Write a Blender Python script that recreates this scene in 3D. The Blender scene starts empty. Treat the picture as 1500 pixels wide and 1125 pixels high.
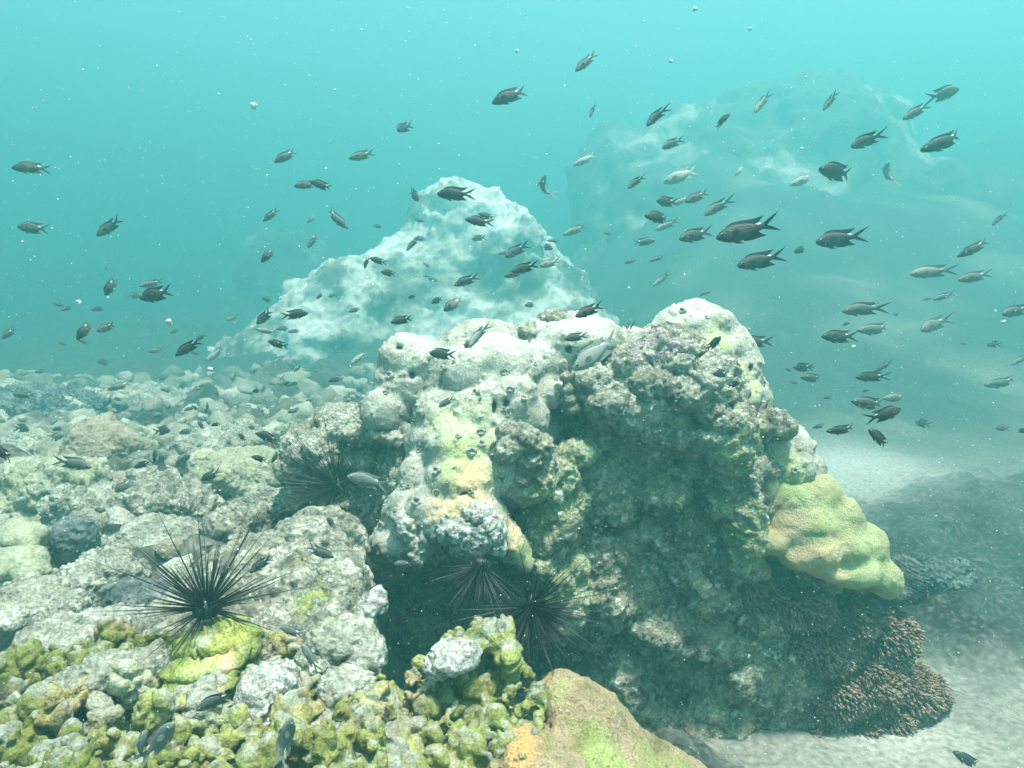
import bpy, math, random
import numpy as np
from mathutils import Vector, Matrix
from mathutils.bvhtree import BVHTree

# ---------------------------------------------------------------- camera, sky, sun, exposure
scene = bpy.context.scene
COL = scene.collection
F = 1071.0 / 1500.0                 # focal length in picture widths
PITCH = math.radians(7.0)           # camera looks down by this much
CAM = Vector((0.0, 0.0, 1.5))
cam_data = bpy.data.cameras.new('camera')
cam_data.sensor_width = 36.0
cam_data.lens = 36.0 * F
cam_data.clip_start = 0.02
cam_data.clip_end = 400.0
cam = bpy.data.objects.new('camera', cam_data)
cam.location = CAM
cam.rotation_euler = (math.pi / 2 - PITCH, 0, 0)
COL.objects.link(cam)
scene.camera = cam

SUN_DIR = Vector((0.16, -0.16, 0.95)).normalized()      # towards the sun: nearly overhead, a little right and behind the camera
world = bpy.data.worlds.new('World')
scene.world = world
world.use_nodes = True
wn = world.node_tree
sky = wn.nodes.new('ShaderNodeTexSky')
sky.sky_type = 'NISHITA'
sky.sun_disc = False
sky.air_density = 0.7; sky.dust_density = 5.0; sky.ozone_density = 0.4
sky.sun_elevation = math.asin(SUN_DIR.z)
sky.sun_rotation = math.atan2(SUN_DIR.x, SUN_DIR.y)
bg = wn.nodes['Background']
bg.inputs['Strength'].default_value = 0.095
wn.links.new(sky.outputs['Color'], bg.inputs['Color'])

sun_data = bpy.data.lights.new('sun', 'SUN')
sun_data.energy = 5.0
sun_data.angle = math.radians(5.0)
sun_data.color = (1.0, 0.94, 0.85)
sun = bpy.data.objects.new('sun', sun_data)
sun.rotation_euler = SUN_DIR.to_track_quat('Z', 'Y').to_euler()
sun.location = (-2, 5, 12)
COL.objects.link(sun)

scene.view_settings.view_transform = 'Standard'
scene.view_settings.look = 'None'
scene.view_settings.exposure = 2.35
scene.view_settings.gamma = 1.0
scene.view_settings.use_curve_mapping = False
scene.cycles.max_bounces = 6
scene.cycles.diffuse_bounces = 3
scene.cycles.volume_bounces = 1
scene.cycles.use_denoising = True

# ---------------------------------------------------------------- haze (the water the camera is in)
HAZE_DENSITY = 0.125
HAZE_COLOR = (0.128, 0.475, 0.482)
HAZE_ANISO = 0.5
HAZE_TOP = 8.6

# ---------------------------------------------------------------- helpers: picture to place
FWD = Vector((0, math.cos(PITCH), -math.sin(PITCH)))
UP = Vector((0, math.sin(PITCH), math.cos(PITCH)))
def ray(u, v):
    return FWD + Vector((1, 0, 0)) * ((u - 750) / 1071.0) + UP * ((562.5 - v) / 1071.0)
def P(u, v, d):
    """world point d metres ahead (along y) seen at u, v of the 1500 x 1125 photograph"""
    r = ray(u, v)
    return CAM + r * (d / r.y)
def S(d):
    return d / 1071.0

# ---------------------------------------------------------------- noise
def _hash(i, j, k, seed):
    h = (i.astype(np.uint32) * np.uint32(374761393) + j.astype(np.uint32) * np.uint32(668265263)
         + k.astype(np.uint32) * np.uint32(2147483647 - 58) + np.uint32(seed * 974711 + 12345))
    h = (h ^ (h >> np.uint32(13))) * np.uint32(1274126177)
    h = (h ^ (h >> np.uint32(16))) * np.uint32(2246822519)
    return h ^ (h >> np.uint32(15))
def _u(h):
    return (h & np.uint32(0xFFFFFF)).astype(np.float32) / np.float32(0xFFFFFF)
def vnoise(p, seed=0):
    """gradient noise, about -1 .. 1; p is N x 3"""
    p = np.asarray(p, np.float32)
    pi = np.floor(p).astype(np.int64); f = p - pi
    w = f * f * f * (f * (f * 6 - 15) + 10)
    out = np.zeros(len(p), np.float32)
    for a in (0, 1):
        for b in (0, 1):
            for c in (0, 1):
                h = _hash(pi[:, 0] + a, pi[:, 1] + b, pi[:, 2] + c, seed)
                gx = _u(h) * 2 - 1; gy = _u(h * np.uint32(2654435761)) * 2 - 1; gz = _u(h * np.uint32(40503) + np.uint32(77)) * 2 - 1
                g = gx * (f[:, 0] - a) + gy * (f[:, 1] - b) + gz * (f[:, 2] - c)
                wx = w[:, 0] if a else 1 - w[:, 0]
                wy = w[:, 1] if b else 1 - w[:, 1]
                wz = w[:, 2] if c else 1 - w[:, 2]
                out += g * wx * wy * wz
    return out * 1.6
def fbm(p, scale, octaves=4, seed=0, gain=0.5, ridged=False):
    p = np.asarray(p, np.float32) * scale
    out = np.zeros(len(p), np.float32); amp = 1.0; tot = 0
    for o in range(octaves):
        n = vnoise(p + 17.3 * o, seed + o)
        if ridged: n = 1 - 2 * np.abs(n)
        out += n * amp; tot += amp; amp *= gain; p = p * 2.03
    return out / tot
def worley(p, scale, seed=0):
    """distance to nearest and second nearest feature point, in cell units"""
    p = np.asarray(p, np.float32) * scale
    pi = np.floor(p).astype(np.int64); f = p - pi
    d1 = np.full(len(p), 9.0, np.float32); d2 = d1.copy(); ident = np.zeros(len(p), np.float32)
    for a in (-1, 0, 1):
        for b in (-1, 0, 1):
            for c in (-1, 0, 1):
                h = _hash(pi[:, 0] + a, pi[:, 1] + b, pi[:, 2] + c, seed + 50)
                dx = a + _u(h) - f[:, 0]; dy = b + _u(h * np.uint32(2654435761)) - f[:, 1]; dz = c + _u(h * np.uint32(40503) + np.uint32(77)) - f[:, 2]
                d = np.sqrt(dx * dx + dy * dy + dz * dz)
                near = d < d1
                d2 = np.where(near, d1, np.minimum(d2, d)); d1 = np.where(near, d, d1)
                ident = np.where(near, _u(h * np.uint32(97)), ident)
    return d1, d2, ident
def sstep(a, b, x):
    t = np.clip((x - a) / (b - a), 0, 1)
    return t * t * (3 - 2 * t)

# ---------------------------------------------------------------- helpers: solids from blended ellipsoids
def rot_to(axis):
    return np.array(Vector(axis).to_track_quat('X', 'Z').to_matrix(), np.float32)
def E(u, v, d, ru, rv=None, rd=None, tilt=0.0):
    """an ellipsoid by its place in the picture: radii ru, rv in picture pixels, rd in metres; tilt turns it (degrees) about the view"""
    s = S(d); rv = ru if rv is None else rv; rd = ru * s if rd is None else rd
    R = np.array(Matrix.Rotation(math.radians(tilt), 3, 'Y'), np.float32)
    return (np.array(P(u, v, d), np.float32), np.array((ru * s, rd, rv * s), np.float32), R)
def B(x, y, z, rx, ry=None, rz=None, R=None):
    ry = rx if ry is None else ry; rz = rx if rz is None else rz
    return (np.array((x, y, z), np.float32), np.array((rx, ry, rz), np.float32), np.eye(3, dtype=np.float32) if R is None else R)

def solid(prims, voxel, k=0.02, cuts=(), warp=0.0, warp_scale=6.0, seed=0, clip=None, planes=(), kcut=0.01):
    """smooth union of the ellipsoids, minus the cuts, meshed with surface nets; returns vertices, quads"""
    pad = 3 * voxel + 2 * warp
    lo = np.min([c - np.abs(R) @ r for c, r, R in prims], 0) - pad
    hi = np.max([c + np.abs(R) @ r for c, r, R in prims], 0) + pad
    if clip is not None:
        lo = np.maximum(lo, clip[0]); hi = np.minimum(hi, clip[1])
    n = np.ceil((hi - lo) / voxel).astype(int) + 1
    field = np.full(n, 20.0, np.float32)
    ax = [lo[i] + voxel * np.arange(n[i], dtype=np.float32) for i in range(3)]
    def local(c, r, R, grow):
        ext = np.abs(R) @ r + grow
        a = np.clip(np.floor((c - ext - lo) / voxel).astype(int), 0, n); b = np.clip(np.ceil((c + ext - lo) / voxel).astype(int) + 1, 0, n)
        if np.any(b <= a): return None
        sl = tuple(slice(a[i], b[i]) for i in range(3))
        X, Y, Z = np.meshgrid(ax[0][sl[0]] - c[0], ax[1][sl[1]] - c[1], ax[2][sl[2]] - c[2], indexing='ij')
        q = np.stack((X, Y, Z), -1) @ R
        k0 = np.linalg.norm(q / r, axis=-1); k1 = np.linalg.norm(q / (r * r), axis=-1)
        return sl, k0 * (k0 - 1) / np.maximum(k1, 1e-6)
    for c, r, R in prims:
        g = local(c, r, R, k + 4 * voxel + 2.5 * warp)
        if g is None: continue
        sl, d = g; f = field[sl]
        h = np.clip(0.5 + 0.5 * (f - d) / k, 0, 1)
        field[sl] = f * (1 - h) + d * h - k * h * (1 - h)
    for c, r, R in cuts:
        g = local(c, r, R, kcut + 2 * voxel)
        if g is None: continue
        sl, d = g; f = field[sl]; d = -d
        h = np.clip(0.5 + 0.5 * (d - f) / kcut, 0, 1)
        field[sl] = f * (1 - h) + d * h + kcut * h * (1 - h)
    for pt, nrm in planes:
        X, Y, Z = np.meshgrid(*ax, indexing='ij')
        field = np.maximum(field, (X - pt[0]) * nrm[0] + (Y - pt[1]) * nrm[1] + (Z - pt[2]) * nrm[2])
    if warp > 0:
        m = np.abs(field) < 2.2 * warp + 2 * voxel
        ijk = np.argwhere(m)
        pts = lo + voxel * ijk
        field[m] += warp * fbm(pts, warp_scale, 4, seed)
    field[0] = field[-1] = 0.3; field[:, 0] = field[:, -1] = 0.3; field[:, :, 0] = field[:, :, -1] = 0.3
    return surface_nets(field, lo, voxel)

def surface_nets(S_, lo, h):
    s = S_ < 0
    nx, ny, nz = S_.shape
    cnt = np.zeros((nx - 1, ny - 1, nz - 1), np.uint8)
    cs = [(a, b, c) for a in (0, 1) for b in (0, 1) for c in (0, 1)]
    for a, b, c in cs: cnt += s[a:nx - 1 + a, b:ny - 1 + b, c:nz - 1 + c]
    act = (cnt > 0) & (cnt < 8)
    idx = np.argwhere(act)
    vid = np.full(act.shape, -1, np.int64); vid[act] = np.arange(len(idx))
    val = {t: S_[idx[:, 0] + t[0], idx[:, 1] + t[1], idx[:, 2] + t[2]] for t in cs}
    acc = np.zeros((len(idx), 3)); num = np.zeros(len(idx))
    for t in cs:
        for axis in range(3):
            if t[axis]: continue
            t2 = list(t); t2[axis] = 1; t2 = tuple(t2)
            v0, v1 = val[t], val[t2]
            cr = (v0 < 0) != (v1 < 0)
            w = np.where(cr, v0 / np.where(cr, v0 - v1, 1), 0)
            p = np.tile(np.array(t, float), (len(idx), 1)); p[:, axis] += w
            acc[cr] += p[cr]; num[cr] += 1
    verts = lo + h * (idx + acc / num[:, None])
    quads = []
    for axis in range(3):
        o = [0, 1, 2]; o.remove(axis); b, c = o
        sl0 = [slice(None)] * 3; sl1 = [slice(None)] * 3
        sl0[axis] = slice(0, -1); sl1[axis] = slice(1, None)
        s0, s1 = s[tuple(sl0)], s[tuple(sl1)]
        e = np.argwhere(s0 != s1)
        e = e[(e[:, b] > 0) & (e[:, c] > 0) & (e[:, b] < S_.shape[b] - 1) & (e[:, c] < S_.shape[c] - 1)]
        inside = s[e[:, 0], e[:, 1], e[:, 2]]
        def g(db, dc):
            q = e.copy(); q[:, b] += db; q[:, c] += dc
            return vid[q[:, 0], q[:, 1], q[:, 2]]
        q = np.stack((g(-1, -1), g(0, -1), g(0, 0), g(-1, 0)), 1)
        flip = inside if axis != 1 else ~inside
        q[~flip] = q[~flip][:, ::-1]
        quads.append(q)
    return verts, np.concatenate(quads)

def mesh_np(name, verts, faces, smooth=True, pig=None):
    """mesh from arrays; faces is an M x 3 or M x 4 array; pig is an optional N x 4 pigment attribute"""
    me = bpy.data.meshes.new(name)
    verts = np.asarray(verts, np.float32); faces = np.asarray(faces, np.int32)
    m, k = faces.shape
    me.vertices.add(len(verts)); me.vertices.foreach_set('co', verts.ravel())
    me.loops.add(m * k); me.loops.foreach_set('vertex_index', faces.ravel())
    me.polygons.add(m); me.polygons.foreach_set('loop_start', np.arange(0, m * k, k, dtype=np.int32))
    me.polygons.foreach_set('loop_total', np.full(m, k, np.int32))
    me.polygons.foreach_set('use_smooth', np.full(m, smooth, bool))
    me.update(calc_edges=True)
    if pig is not None:
        at = me.color_attributes.new('pigment', 'FLOAT_COLOR', 'POINT')
        at.data.foreach_set('color', np.asarray(pig, np.float32).ravel())
    return me
def normals(verts, faces):
    v = verts
    if faces.shape[1] == 4: fn = np.cross(v[faces[:, 2]] - v[faces[:, 0]], v[faces[:, 3]] - v[faces[:, 1]])
    else: fn = np.cross(v[faces[:, 1]] - v[faces[:, 0]], v[faces[:, 2]] - v[faces[:, 0]])
    n = np.zeros_like(v)
    for c in range(faces.shape[1]):
        for a in range(3): n[:, a] += np.bincount(faces[:, c], fn[:, a], len(v))
    return n / np.maximum(np.linalg.norm(n, axis=1, keepdims=True), 1e-9)
SURF = {}
def remember(key, verts, faces):
    SURF[key] = BVHTree.FromPolygons([tuple(v) for v in verts.tolist()], [tuple(f) for f in faces.tolist()])
def hit(u, v, *keys):
    """the first of the remembered surfaces met along the line of sight"""
    best = None
    r = ray(u, v).normalized()
    for k in keys or SURF:
        loc, nrm, _, dist = SURF[k].ray_cast(CAM, r)
        if loc is not None and (best is None or dist < best[2]): best = (loc, nrm, dist)
    return best

# ---------------------------------------------------------------- helpers: objects
def obj(name, me, mat=None, parent=None, loc=(0, 0, 0)):
    o = bpy.data.objects.new(name, me)
    o.location = loc
    if mat is not None and me is not None and len(me.materials) == 0: me.materials.append(mat)
    if parent is not None: o.parent = parent
    COL.objects.link(o)
    return o
def tag(o, label=None, cat=None, group=None, kind=None):
    if label: o['label'] = label
    if cat: o['category'] = cat
    if group: o['group'] = group
    if kind: o['kind'] = kind
    return o
def thing(name, label, cat, loc=(0, 0, 0), group=None):
    o = bpy.data.objects.new(name, None)
    o.empty_display_size = 0.05
    o.location = loc
    COL.objects.link(o)
    return tag(o, label, cat, group)
def local(verts, origin):
    return np.asarray(verts) - np.asarray(origin)

# ---------------------------------------------------------------- materials
def nodes(name):
    m = bpy.data.materials.new(name); m.use_nodes = True
    nt = m.node_tree; b = nt.nodes['Principled BSDF']
    return m, nt, b
def N(nt, kind, **kw):
    n = nt.nodes.new(kind)
    for k, v in kw.items():
        if hasattr(n, k): setattr(n, k, v)
        else: n.inputs[k.replace('_', ' ')].default_value = v
    return n
def ramp(nt, fac, stops, mode='LINEAR'):
    r = nt.nodes.new('ShaderNodeValToRGB'); r.color_ramp.interpolation = mode
    el = r.color_ramp.elements
    while len(el) < len(stops): el.new(0.5)
    for e, (p, c) in zip(el, stops):
        e.position = p; e.color = (c[0], c[1], c[2], 1) if hasattr(c, '__len__') else (c, c, c, 1)
    nt.links.new(fac, r.inputs['Fac'])
    return r.outputs['Color']
def mix(nt, fac, a, b, mode='MIX'):
    m = nt.nodes.new('ShaderNodeMix'); m.data_type = 'RGBA'; m.blend_type = mode
    for sock, val in ((m.inputs['Factor'], fac), (m.inputs['A'], a), (m.inputs['B'], b)):
        pass
    ins = {'f': m.inputs[0], 'a': m.inputs[6], 'b': m.inputs[7]}
    for key, val in (('f', fac), ('a', a), ('b', b)):
        if hasattr(val, 'is_linked') or isinstance(val, bpy.types.NodeSocket): nt.links.new(val, ins[key])
        elif key == 'f': ins[key].default_value = val
        else: ins[key].default_value = (val[0], val[1], val[2], 1)
    return m.outputs[2]

def reef_material(name, stops, scale=8.0, white=0.0, white_col=(0.62, 0.62, 0.56), white_scale=30.0, bump=0.5, bump_scale=120.0, pit_scale=90.0, pit=0.3, use_pig=False, rough=0.9, speckle=1.0):
    """mottled coral or rock: noise-mixed pigments, pale crust patches, pitted bump; an optional pigment attribute lays located patches over it"""
    m, nt, b = nodes(name)
    tc = N(nt, 'ShaderNodeTexCoord')
    n1 = N(nt, 'ShaderNodeTexNoise'); n1.inputs['Scale'].default_value = scale; n1.inputs['Detail'].default_value = 8; n1.inputs['Roughness'].default_value = 0.62; n1.inputs['Distortion'].default_value = 0.4
    nt.links.new(tc.outputs['Object'], n1.inputs['Vector'])
    col = ramp(nt, n1.outputs['Fac'], stops)
    if use_pig:
        at = N(nt, 'ShaderNodeAttribute'); at.attribute_name = 'pigment'
        n5 = N(nt, 'ShaderNodeTexNoise'); n5.inputs['Scale'].default_value = 35; n5.inputs['Detail'].default_value = 6
        nt.links.new(tc.outputs['Object'], n5.inputs['Vector'])
        ma = N(nt, 'ShaderNodeMath', operation='MULTIPLY_ADD'); ma.inputs[1].default_value = 1.0
        nt.links.new(at.outputs['Alpha'], ma.inputs[0])
        sub = N(nt, 'ShaderNodeMath', operation='MULTIPLY_ADD'); sub.inputs[1].default_value = 0.9; sub.inputs[2].default_value = -0.45
        nt.links.new(n5.outputs['Fac'], sub.inputs[0])
        ml = N(nt, 'ShaderNodeMath', operation='MULTIPLY'); nt.links.new(sub.outputs[0], ml.inputs[0]); nt.links.new(at.outputs['Alpha'], ml.inputs[1])
        nt.links.new(ml.outputs[0], ma.inputs[2]); ma.use_clamp = True
        col = mix(nt, ma.outputs[0], col, at.outputs['Color'])
    # fine speckle
    n4 = N(nt, 'ShaderNodeTexNoise'); n4.inputs['Scale'].default_value = bump_scale * 1.7; n4.inputs['Detail'].default_value = 4
    nt.links.new(tc.outputs['Object'], n4.inputs['Vector'])
    col = mix(nt, speckle, col, ramp(nt, n4.outputs['Fac'], [(0.3, 0.62), (0.7, 1.3)]), 'MULTIPLY')
    wfac = None
    if white > 0:
        n2 = N(nt, 'ShaderNodeTexNoise'); n2.inputs['Scale'].default_value = white_scale; n2.inputs['Detail'].default_value = 9; n2.inputs['Roughness'].default_value = 0.7
        nt.links.new(tc.outputs['Object'], n2.inputs['Vector'])
        wfac = ramp(nt, n2.outputs['Fac'], [(0.66 - 0.3 * white, 0.0), (0.76 - 0.3 * white, 1.0)])
        col = mix(nt, wfac, col, white_col)
    nt.links.new(col, b.inputs['Base Color'])
    b.inputs['Roughness'].default_value = rough
    b.inputs['Specular IOR Level'].default_value = 0.15
    n3 = N(nt, 'ShaderNodeTexNoise'); n3.inputs['Scale'].default_value = bump_scale; n3.inputs['Detail'].default_value = 6; n3.inputs['Roughness'].default_value = 0.65
    nt.links.new(tc.outputs['Object'], n3.inputs['Vector'])
    vo = N(nt, 'ShaderNodeTexVoronoi'); vo.inputs['Scale'].default_value = pit_scale
    nt.links.new(tc.outputs['Object'], vo.inputs['Vector'])
    add = N(nt, 'ShaderNodeMath', operation='MULTIPLY_ADD'); add.inputs[1].default_value = pit
    nt.links.new(vo.outputs['Distance'], add.inputs[0]); nt.links.new(n3.outputs['Fac'], add.inputs[2])
    h = add.outputs[0]
    if wfac is not None:
        a2 = N(nt, 'ShaderNodeMath', operation='MULTIPLY_ADD'); a2.inputs[1].default_value = 0.5
        nt.links.new(wfac, a2.inputs[0]); nt.links.new(h, a2.inputs[2]); h = a2.outputs[0]
    bp = N(nt, 'ShaderNodeBump'); bp.inputs['Strength'].default_value = bump; bp.inputs['Distance'].default_value = 0.016
    nt.links.new(h, bp.inputs['Height']); nt.links.new(bp.outputs['Normal'], b.inputs['Normal'])
    return m

M = {}
M['porites'] = reef_material('pale_lobed_coral', [(0.28, (0.10, 0.095, 0.08)), (0.42, (0.24, 0.235, 0.20)), (0.58, (0.32, 0.315, 0.27)), (0.72, (0.43, 0.43, 0.39))], 11, 0.3, (0.50, 0.50, 0.44), bump=0.35, use_pig=True)
M['rock'] = reef_material('dark_pitted_rock', [(0.30, (0.02, 0.022, 0.018)), (0.42, (0.11, 0.105, 0.08)), (0.53, (0.30, 0.28, 0.21)), (0.66, (0.52, 0.50, 0.38))], 11, 0.55, (0.58, 0.57, 0.47), 26, bump=1.0, bump_scale=80, pit=0.6, use_pig=True)
M['white_crust'] = reef_material('white_encrusting_growth', [(0.34, (0.12, 0.12, 0.10)), (0.48, (0.42, 0.42, 0.38)), (0.62, (0.66, 0.66, 0.62))], 30, 0.3, (0.75, 0.75, 0.72), bump=0.9)
M['pale_lime'] = reef_material('pale_lime_crust', [(0.3, (0.05, 0.06, 0.04)), (0.45, (0.24, 0.27, 0.14)), (0.58, (0.45, 0.48, 0.34)), (0.72, (0.36, 0.40, 0.12))], 16, 0.35, (0.55, 0.55, 0.48), 30, bump=1.0)
M['green'] = reef_material('lime_knobbly_coral', [(0.25, (0.07, 0.085, 0.025)), (0.42, (0.16, 0.19, 0.05)), (0.58, (0.28, 0.32, 0.10)), (0.72, (0.36, 0.28, 0.14))], 8, 0.3, (0.42, 0.43, 0.38), 13, bump=0.7, use_pig=True)
M['orange'] = reef_material('tan_plate_coral', [(0.3, (0.13, 0.12, 0.05)), (0.45, (0.27, 0.21, 0.12)), (0.58, (0.34, 0.26, 0.16)), (0.70, (0.20, 0.22, 0.08))], 9, 0.2, (.42, .40, .32), 26, bump=0.8, use_pig=True)
M['mound'] = reef_material('green_tan_lobed_coral', [(0.3, (0.26, 0.22, 0.12)), (0.5, (0.30, 0.30, 0.15)), (0.7, (0.40, 0.40, 0.25))], 12, 0.2, (.45, .45, .36), 20, bump=0.6, bump_scale=190, use_pig=True, speckle=0.9)
M['rubble'] = reef_material('pale_rubble', [(0.32, (0.07, 0.07, 0.055)), (0.48, (0.24, 0.23, 0.18)), (0.66, (0.42, 0.41, 0.34))], 16, 0.4, (0.50, 0.50, 0.44), 40, bump=1.0, bump_scale=60, pit_scale=50, pit=0.7)
M['slab'] = reef_material('pale_dead_coral', [(0.32, (0.07, 0.07, 0.055)), (0.48, (0.24, 0.23, 0.18)), (0.66, (0.42, 0.41, 0.34))], 16, 0.4, (0.50, 0.50, 0.44), 40, bump=1.0, bump_scale=60, pit_scale=50, pit=0.7, use_pig=True)
M['reef_grey'] = reef_material('grey_reef_rock', [(0.3, (0.10, 0.105, 0.085)), (0.48, (0.26, 0.26, 0.21)), (0.65, (0.46, 0.46, 0.39))], 12, 0.4, (0.5, 0.5, 0.45), 14, bump=0.9, bump_scale=50, pit=0.6)
M['reef_brown'] = reef_material('brown_coral', [(0.3, (0.12, 0.10, 0.07)), (0.5, (0.22, 0.19, 0.14)), (0.7, (0.34, 0.30, 0.22))], 9, 0.15, bump=0.7, bump_scale=50)
M['reef_smooth'] = reef_material('smooth_grey_green_coral', [(0.3, (0.16, 0.17, 0.12)), (0.5, (0.25, 0.26, 0.18)), (0.7, (0.34, 0.34, 0.26))], 6, 0.15, bump=0.5, bump_scale=60)
M['reef_dark'] = reef_material('dark_blue_grey_coral', [(0.3, (0.04, 0.05, 0.05)), (0.5, (0.10, 0.12, 0.12)), (0.7, (0.20, 0.22, 0.22))], 12, 0.1, bump=1.0, bump_scale=40, pit_scale=45, pit=1.2)
M['far_rock'] = reef_material('far_pinnacle_rock', [(0.36, (0.06, 0.06, 0.05)), (0.45, (0.20, 0.20, 0.17)), (0.52, (0.55, 0.55, 0.50)), (0.64, (0.72, 0.72, 0.68))], 0.8, 0.2, (0.72, 0.72, 0.68), 1.6, bump=1.0, bump_scale=6, pit_scale=4)
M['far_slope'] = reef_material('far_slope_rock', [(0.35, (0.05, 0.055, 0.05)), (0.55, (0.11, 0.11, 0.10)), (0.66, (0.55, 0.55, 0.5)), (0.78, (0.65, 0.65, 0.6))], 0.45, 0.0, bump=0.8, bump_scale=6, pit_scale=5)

# ---------------------------------------------------------------- sea floor
def seabed_height(x, y):
    p = np.stack((x, y, np.zeros_like(x)), 1)
    wob = fbm(p, 0.9, 3, 3) * 0.35
    edge = np.where(y < 2.3, -0.34 - 0.18 * sstep(1.42, 1.62, y), -0.52 - 0.10 * (y - 2.3)) + wob * sstep(1.5, 3.0, y)
    m = sstep(0.22, -0.22, x - edge)
    d1, _, _ = worley(p, 2.1, 15); e1, _, _ = worley(p, 5.5, 16)
    lump = sstep(1.6, 2.4, y) * (0.20 * sstep(0.62, 0.05, d1) * sstep(-0.3, 0.4, fbm(p, 0.7, 2, 17)) + 0.10 * (0.5 - e1) + 0.03 * fbm(p, 9, 3, 18))
    plat = 0.585 + lump + 0.06 * fbm(p, 1.6, 4, 5) + 0.05 * fbm(p, 5, 3, 6, ridged=True) + 0.02 * sstep(4.5, 10, y)
    sand = -0.03 + 0.07 * fbm(p, 0.8, 3, 8) + 0.015 * fbm(p, 6, 3, 9)
    sand += 0.16 * np.exp(-((x - 3.0) ** 2 / 0.8 + (y - 5.6) ** 2 / 1.2))
    dk = np.exp(-((x - 0.95 - 0.42 * y) ** 2) / 0.9) * sstep(2.7, 3.2, y) * sstep(6.8, 5.0, y) * 1.1 
    dk += 0.5 * sstep(1.9, 2.6, x) * sstep(2.2, 3.0, y) * sstep(6, 4, y)
    dk -= 1.8 * np.exp(-((x - 2.75) ** 2 / 0.6 + (y - 6.2) ** 2 / 1.6))
    dk += 1.2 * sstep(-0.8, -0.5, x) * sstep(0.9, 0.4, x) * sstep(2.4, 2.0, y)
    rub = sstep(-0.15, 0.85, 1.3 * fbm(p, 1.3, 5, 11, 0.65) + dk)
    sand += rub * (0.10 + 0.16 * np.abs(fbm(p, 3.0, 4, 12)))
    h = plat * m + sand * (1 - m)
    far = sstep(5.5, 24, y)
    g1, _, _ = worley(p, 0.55, 19)
    h = h + far * 6.0 * (0.10 + 0.90 * sstep(-1.5, 5, x)) * (1 + 0.5 * fbm(p, 0.12, 3, 14)) + sstep(5.5, 9, y) * (0.25 * fbm(p, 0.45, 4, 13) + 0.35 * (0.6 - g1))
    h = h - 0.34 * sstep(4.5, 11.0, y) * (1 - sstep(-1.0, 3.0, x))
    return h, m, rub
n_s = 640
sx = np.linspace(-1, 1, n_s)
gx = 0.8 * np.sinh(sx * 4.62); gy = 2.0 + 0.8 * np.sinh(sx * 4.62)
XX, YY = np.meshgrid(gx, gy, indexing='ij')
XX, YY = XX.ravel().astype(np.float32), YY.ravel().astype(np.float32)
HH, PM, RB = seabed_height(XX, YY)
ii = np.arange(n_s * n_s).reshape(n_s, n_s)
q = np.stack((ii[:-1, :-1], ii[1:, :-1], ii[1:, 1:], ii[:-1, 1:]), -1).reshape(-1, 4)
pp = np.stack((XX, YY, HH), 1)
pale = np.array((0.20, 0.20, 0.17)); dark = np.array((0.035, 0.045, 0.042)); reefc = np.array((0.30, 0.29, 0.22))
mott = sstep(-0.25, 0.3, fbm(pp, 1.8, 4, 21))[:, None]
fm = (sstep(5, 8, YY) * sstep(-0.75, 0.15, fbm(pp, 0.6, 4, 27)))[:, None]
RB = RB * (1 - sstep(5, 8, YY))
cs_ = pale * (1 - RB[:, None]) + RB[:, None] * (dark * (1 - mott) + 0.07 * mott * pale)
m2 = (sstep(-0.1, 0.25, fbm(pp, 0.75, 4, 23)) * (1 - 0.55 * sstep(3.5, 6, YY)))[:, None]
cr_ = reefc * (0.25 + 0.9 * mott) * (0.35 + 0.65 * m2) + pale * 0.3 * m2
q1, q2, qi = worley(pp * (1, 1, 0), 4.5, 25)
cr_ = cr_ * (0.55 + 0.9 * qi[:, None]) * (0.45 + 0.55 * sstep(0.02, 0.22, q2 - q1)[:, None])
cc = cr_ * PM[:, None] + cs_ * (1 - PM[:, None])
ps = (0.95 * np.exp(-((XX - 2.75) ** 2 / 0.5 + (YY - 6.0) ** 2 / 0.9)) + 0.8 * np.exp(-((XX - 1.32) ** 2 / 0.05 + (YY - 2.4) ** 2 / 0.03)))[:, None]
fm = fm * (1 - ps)
cc = cc * (1 - ps) + np.array((.36, .355, .32)) * ps
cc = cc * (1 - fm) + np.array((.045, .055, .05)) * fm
M['seabed'] = reef_material('sand_and_rubble', [(0.3, (0.2, 0.2, 0.17)), (0.7, (0.5, 0.5, 0.44))], 6, 0.0, bump=0.8, bump_scale=25, pit_scale=20, use_pig=True)
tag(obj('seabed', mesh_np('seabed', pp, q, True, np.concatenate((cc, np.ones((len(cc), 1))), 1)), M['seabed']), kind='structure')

# loose rubble lying all over the reef flat and in the dark patches of the sand
M['stones'] = reef_material('loose_rubble', [(0.3, (0.10, 0.10, 0.08)), (0.5, (0.28, 0.28, 0.23)), (0.7, (0.45, 0.45, 0.39))], 12, 0.2, bump=0.9, bump_scale=70, use_pig=True)
ra = np.random.default_rng(44)
bpy_ico = bpy.data.meshes.new('t'); import bmesh
bm_ = bmesh.new(); bmesh.ops.create_icosphere(bm_, subdivisions=2, radius=1.0); bm_.to_mesh(bpy_ico); bm_.free()
iv = np.array([tuple(x.co) for x in bpy_ico.vertices]); iq = np.array([tuple(p.vertices) for p in bpy_ico.polygons]); bpy.data.meshes.remove(bpy_ico)
n_r = 3600
ry = 1.45 + 8.0 * ra.random(n_r) ** 1.7; rx = ra.uniform(-1.05, 0.95, n_r) * (0.55 + 0.75 * ry)
rh, rm, rr_ = seabed_height(rx.astype(np.float32), ry.astype(np.float32))
keep = ra.random(n_r) < rm
rx, ry, rh = rx[keep], ry[keep], rh[keep]; n_r = len(rx)
rsz = (0.010 + 0.050 * ra.random(n_r) ** 3) * (0.40 + 0.27 * ry)
V_ = []
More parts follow.
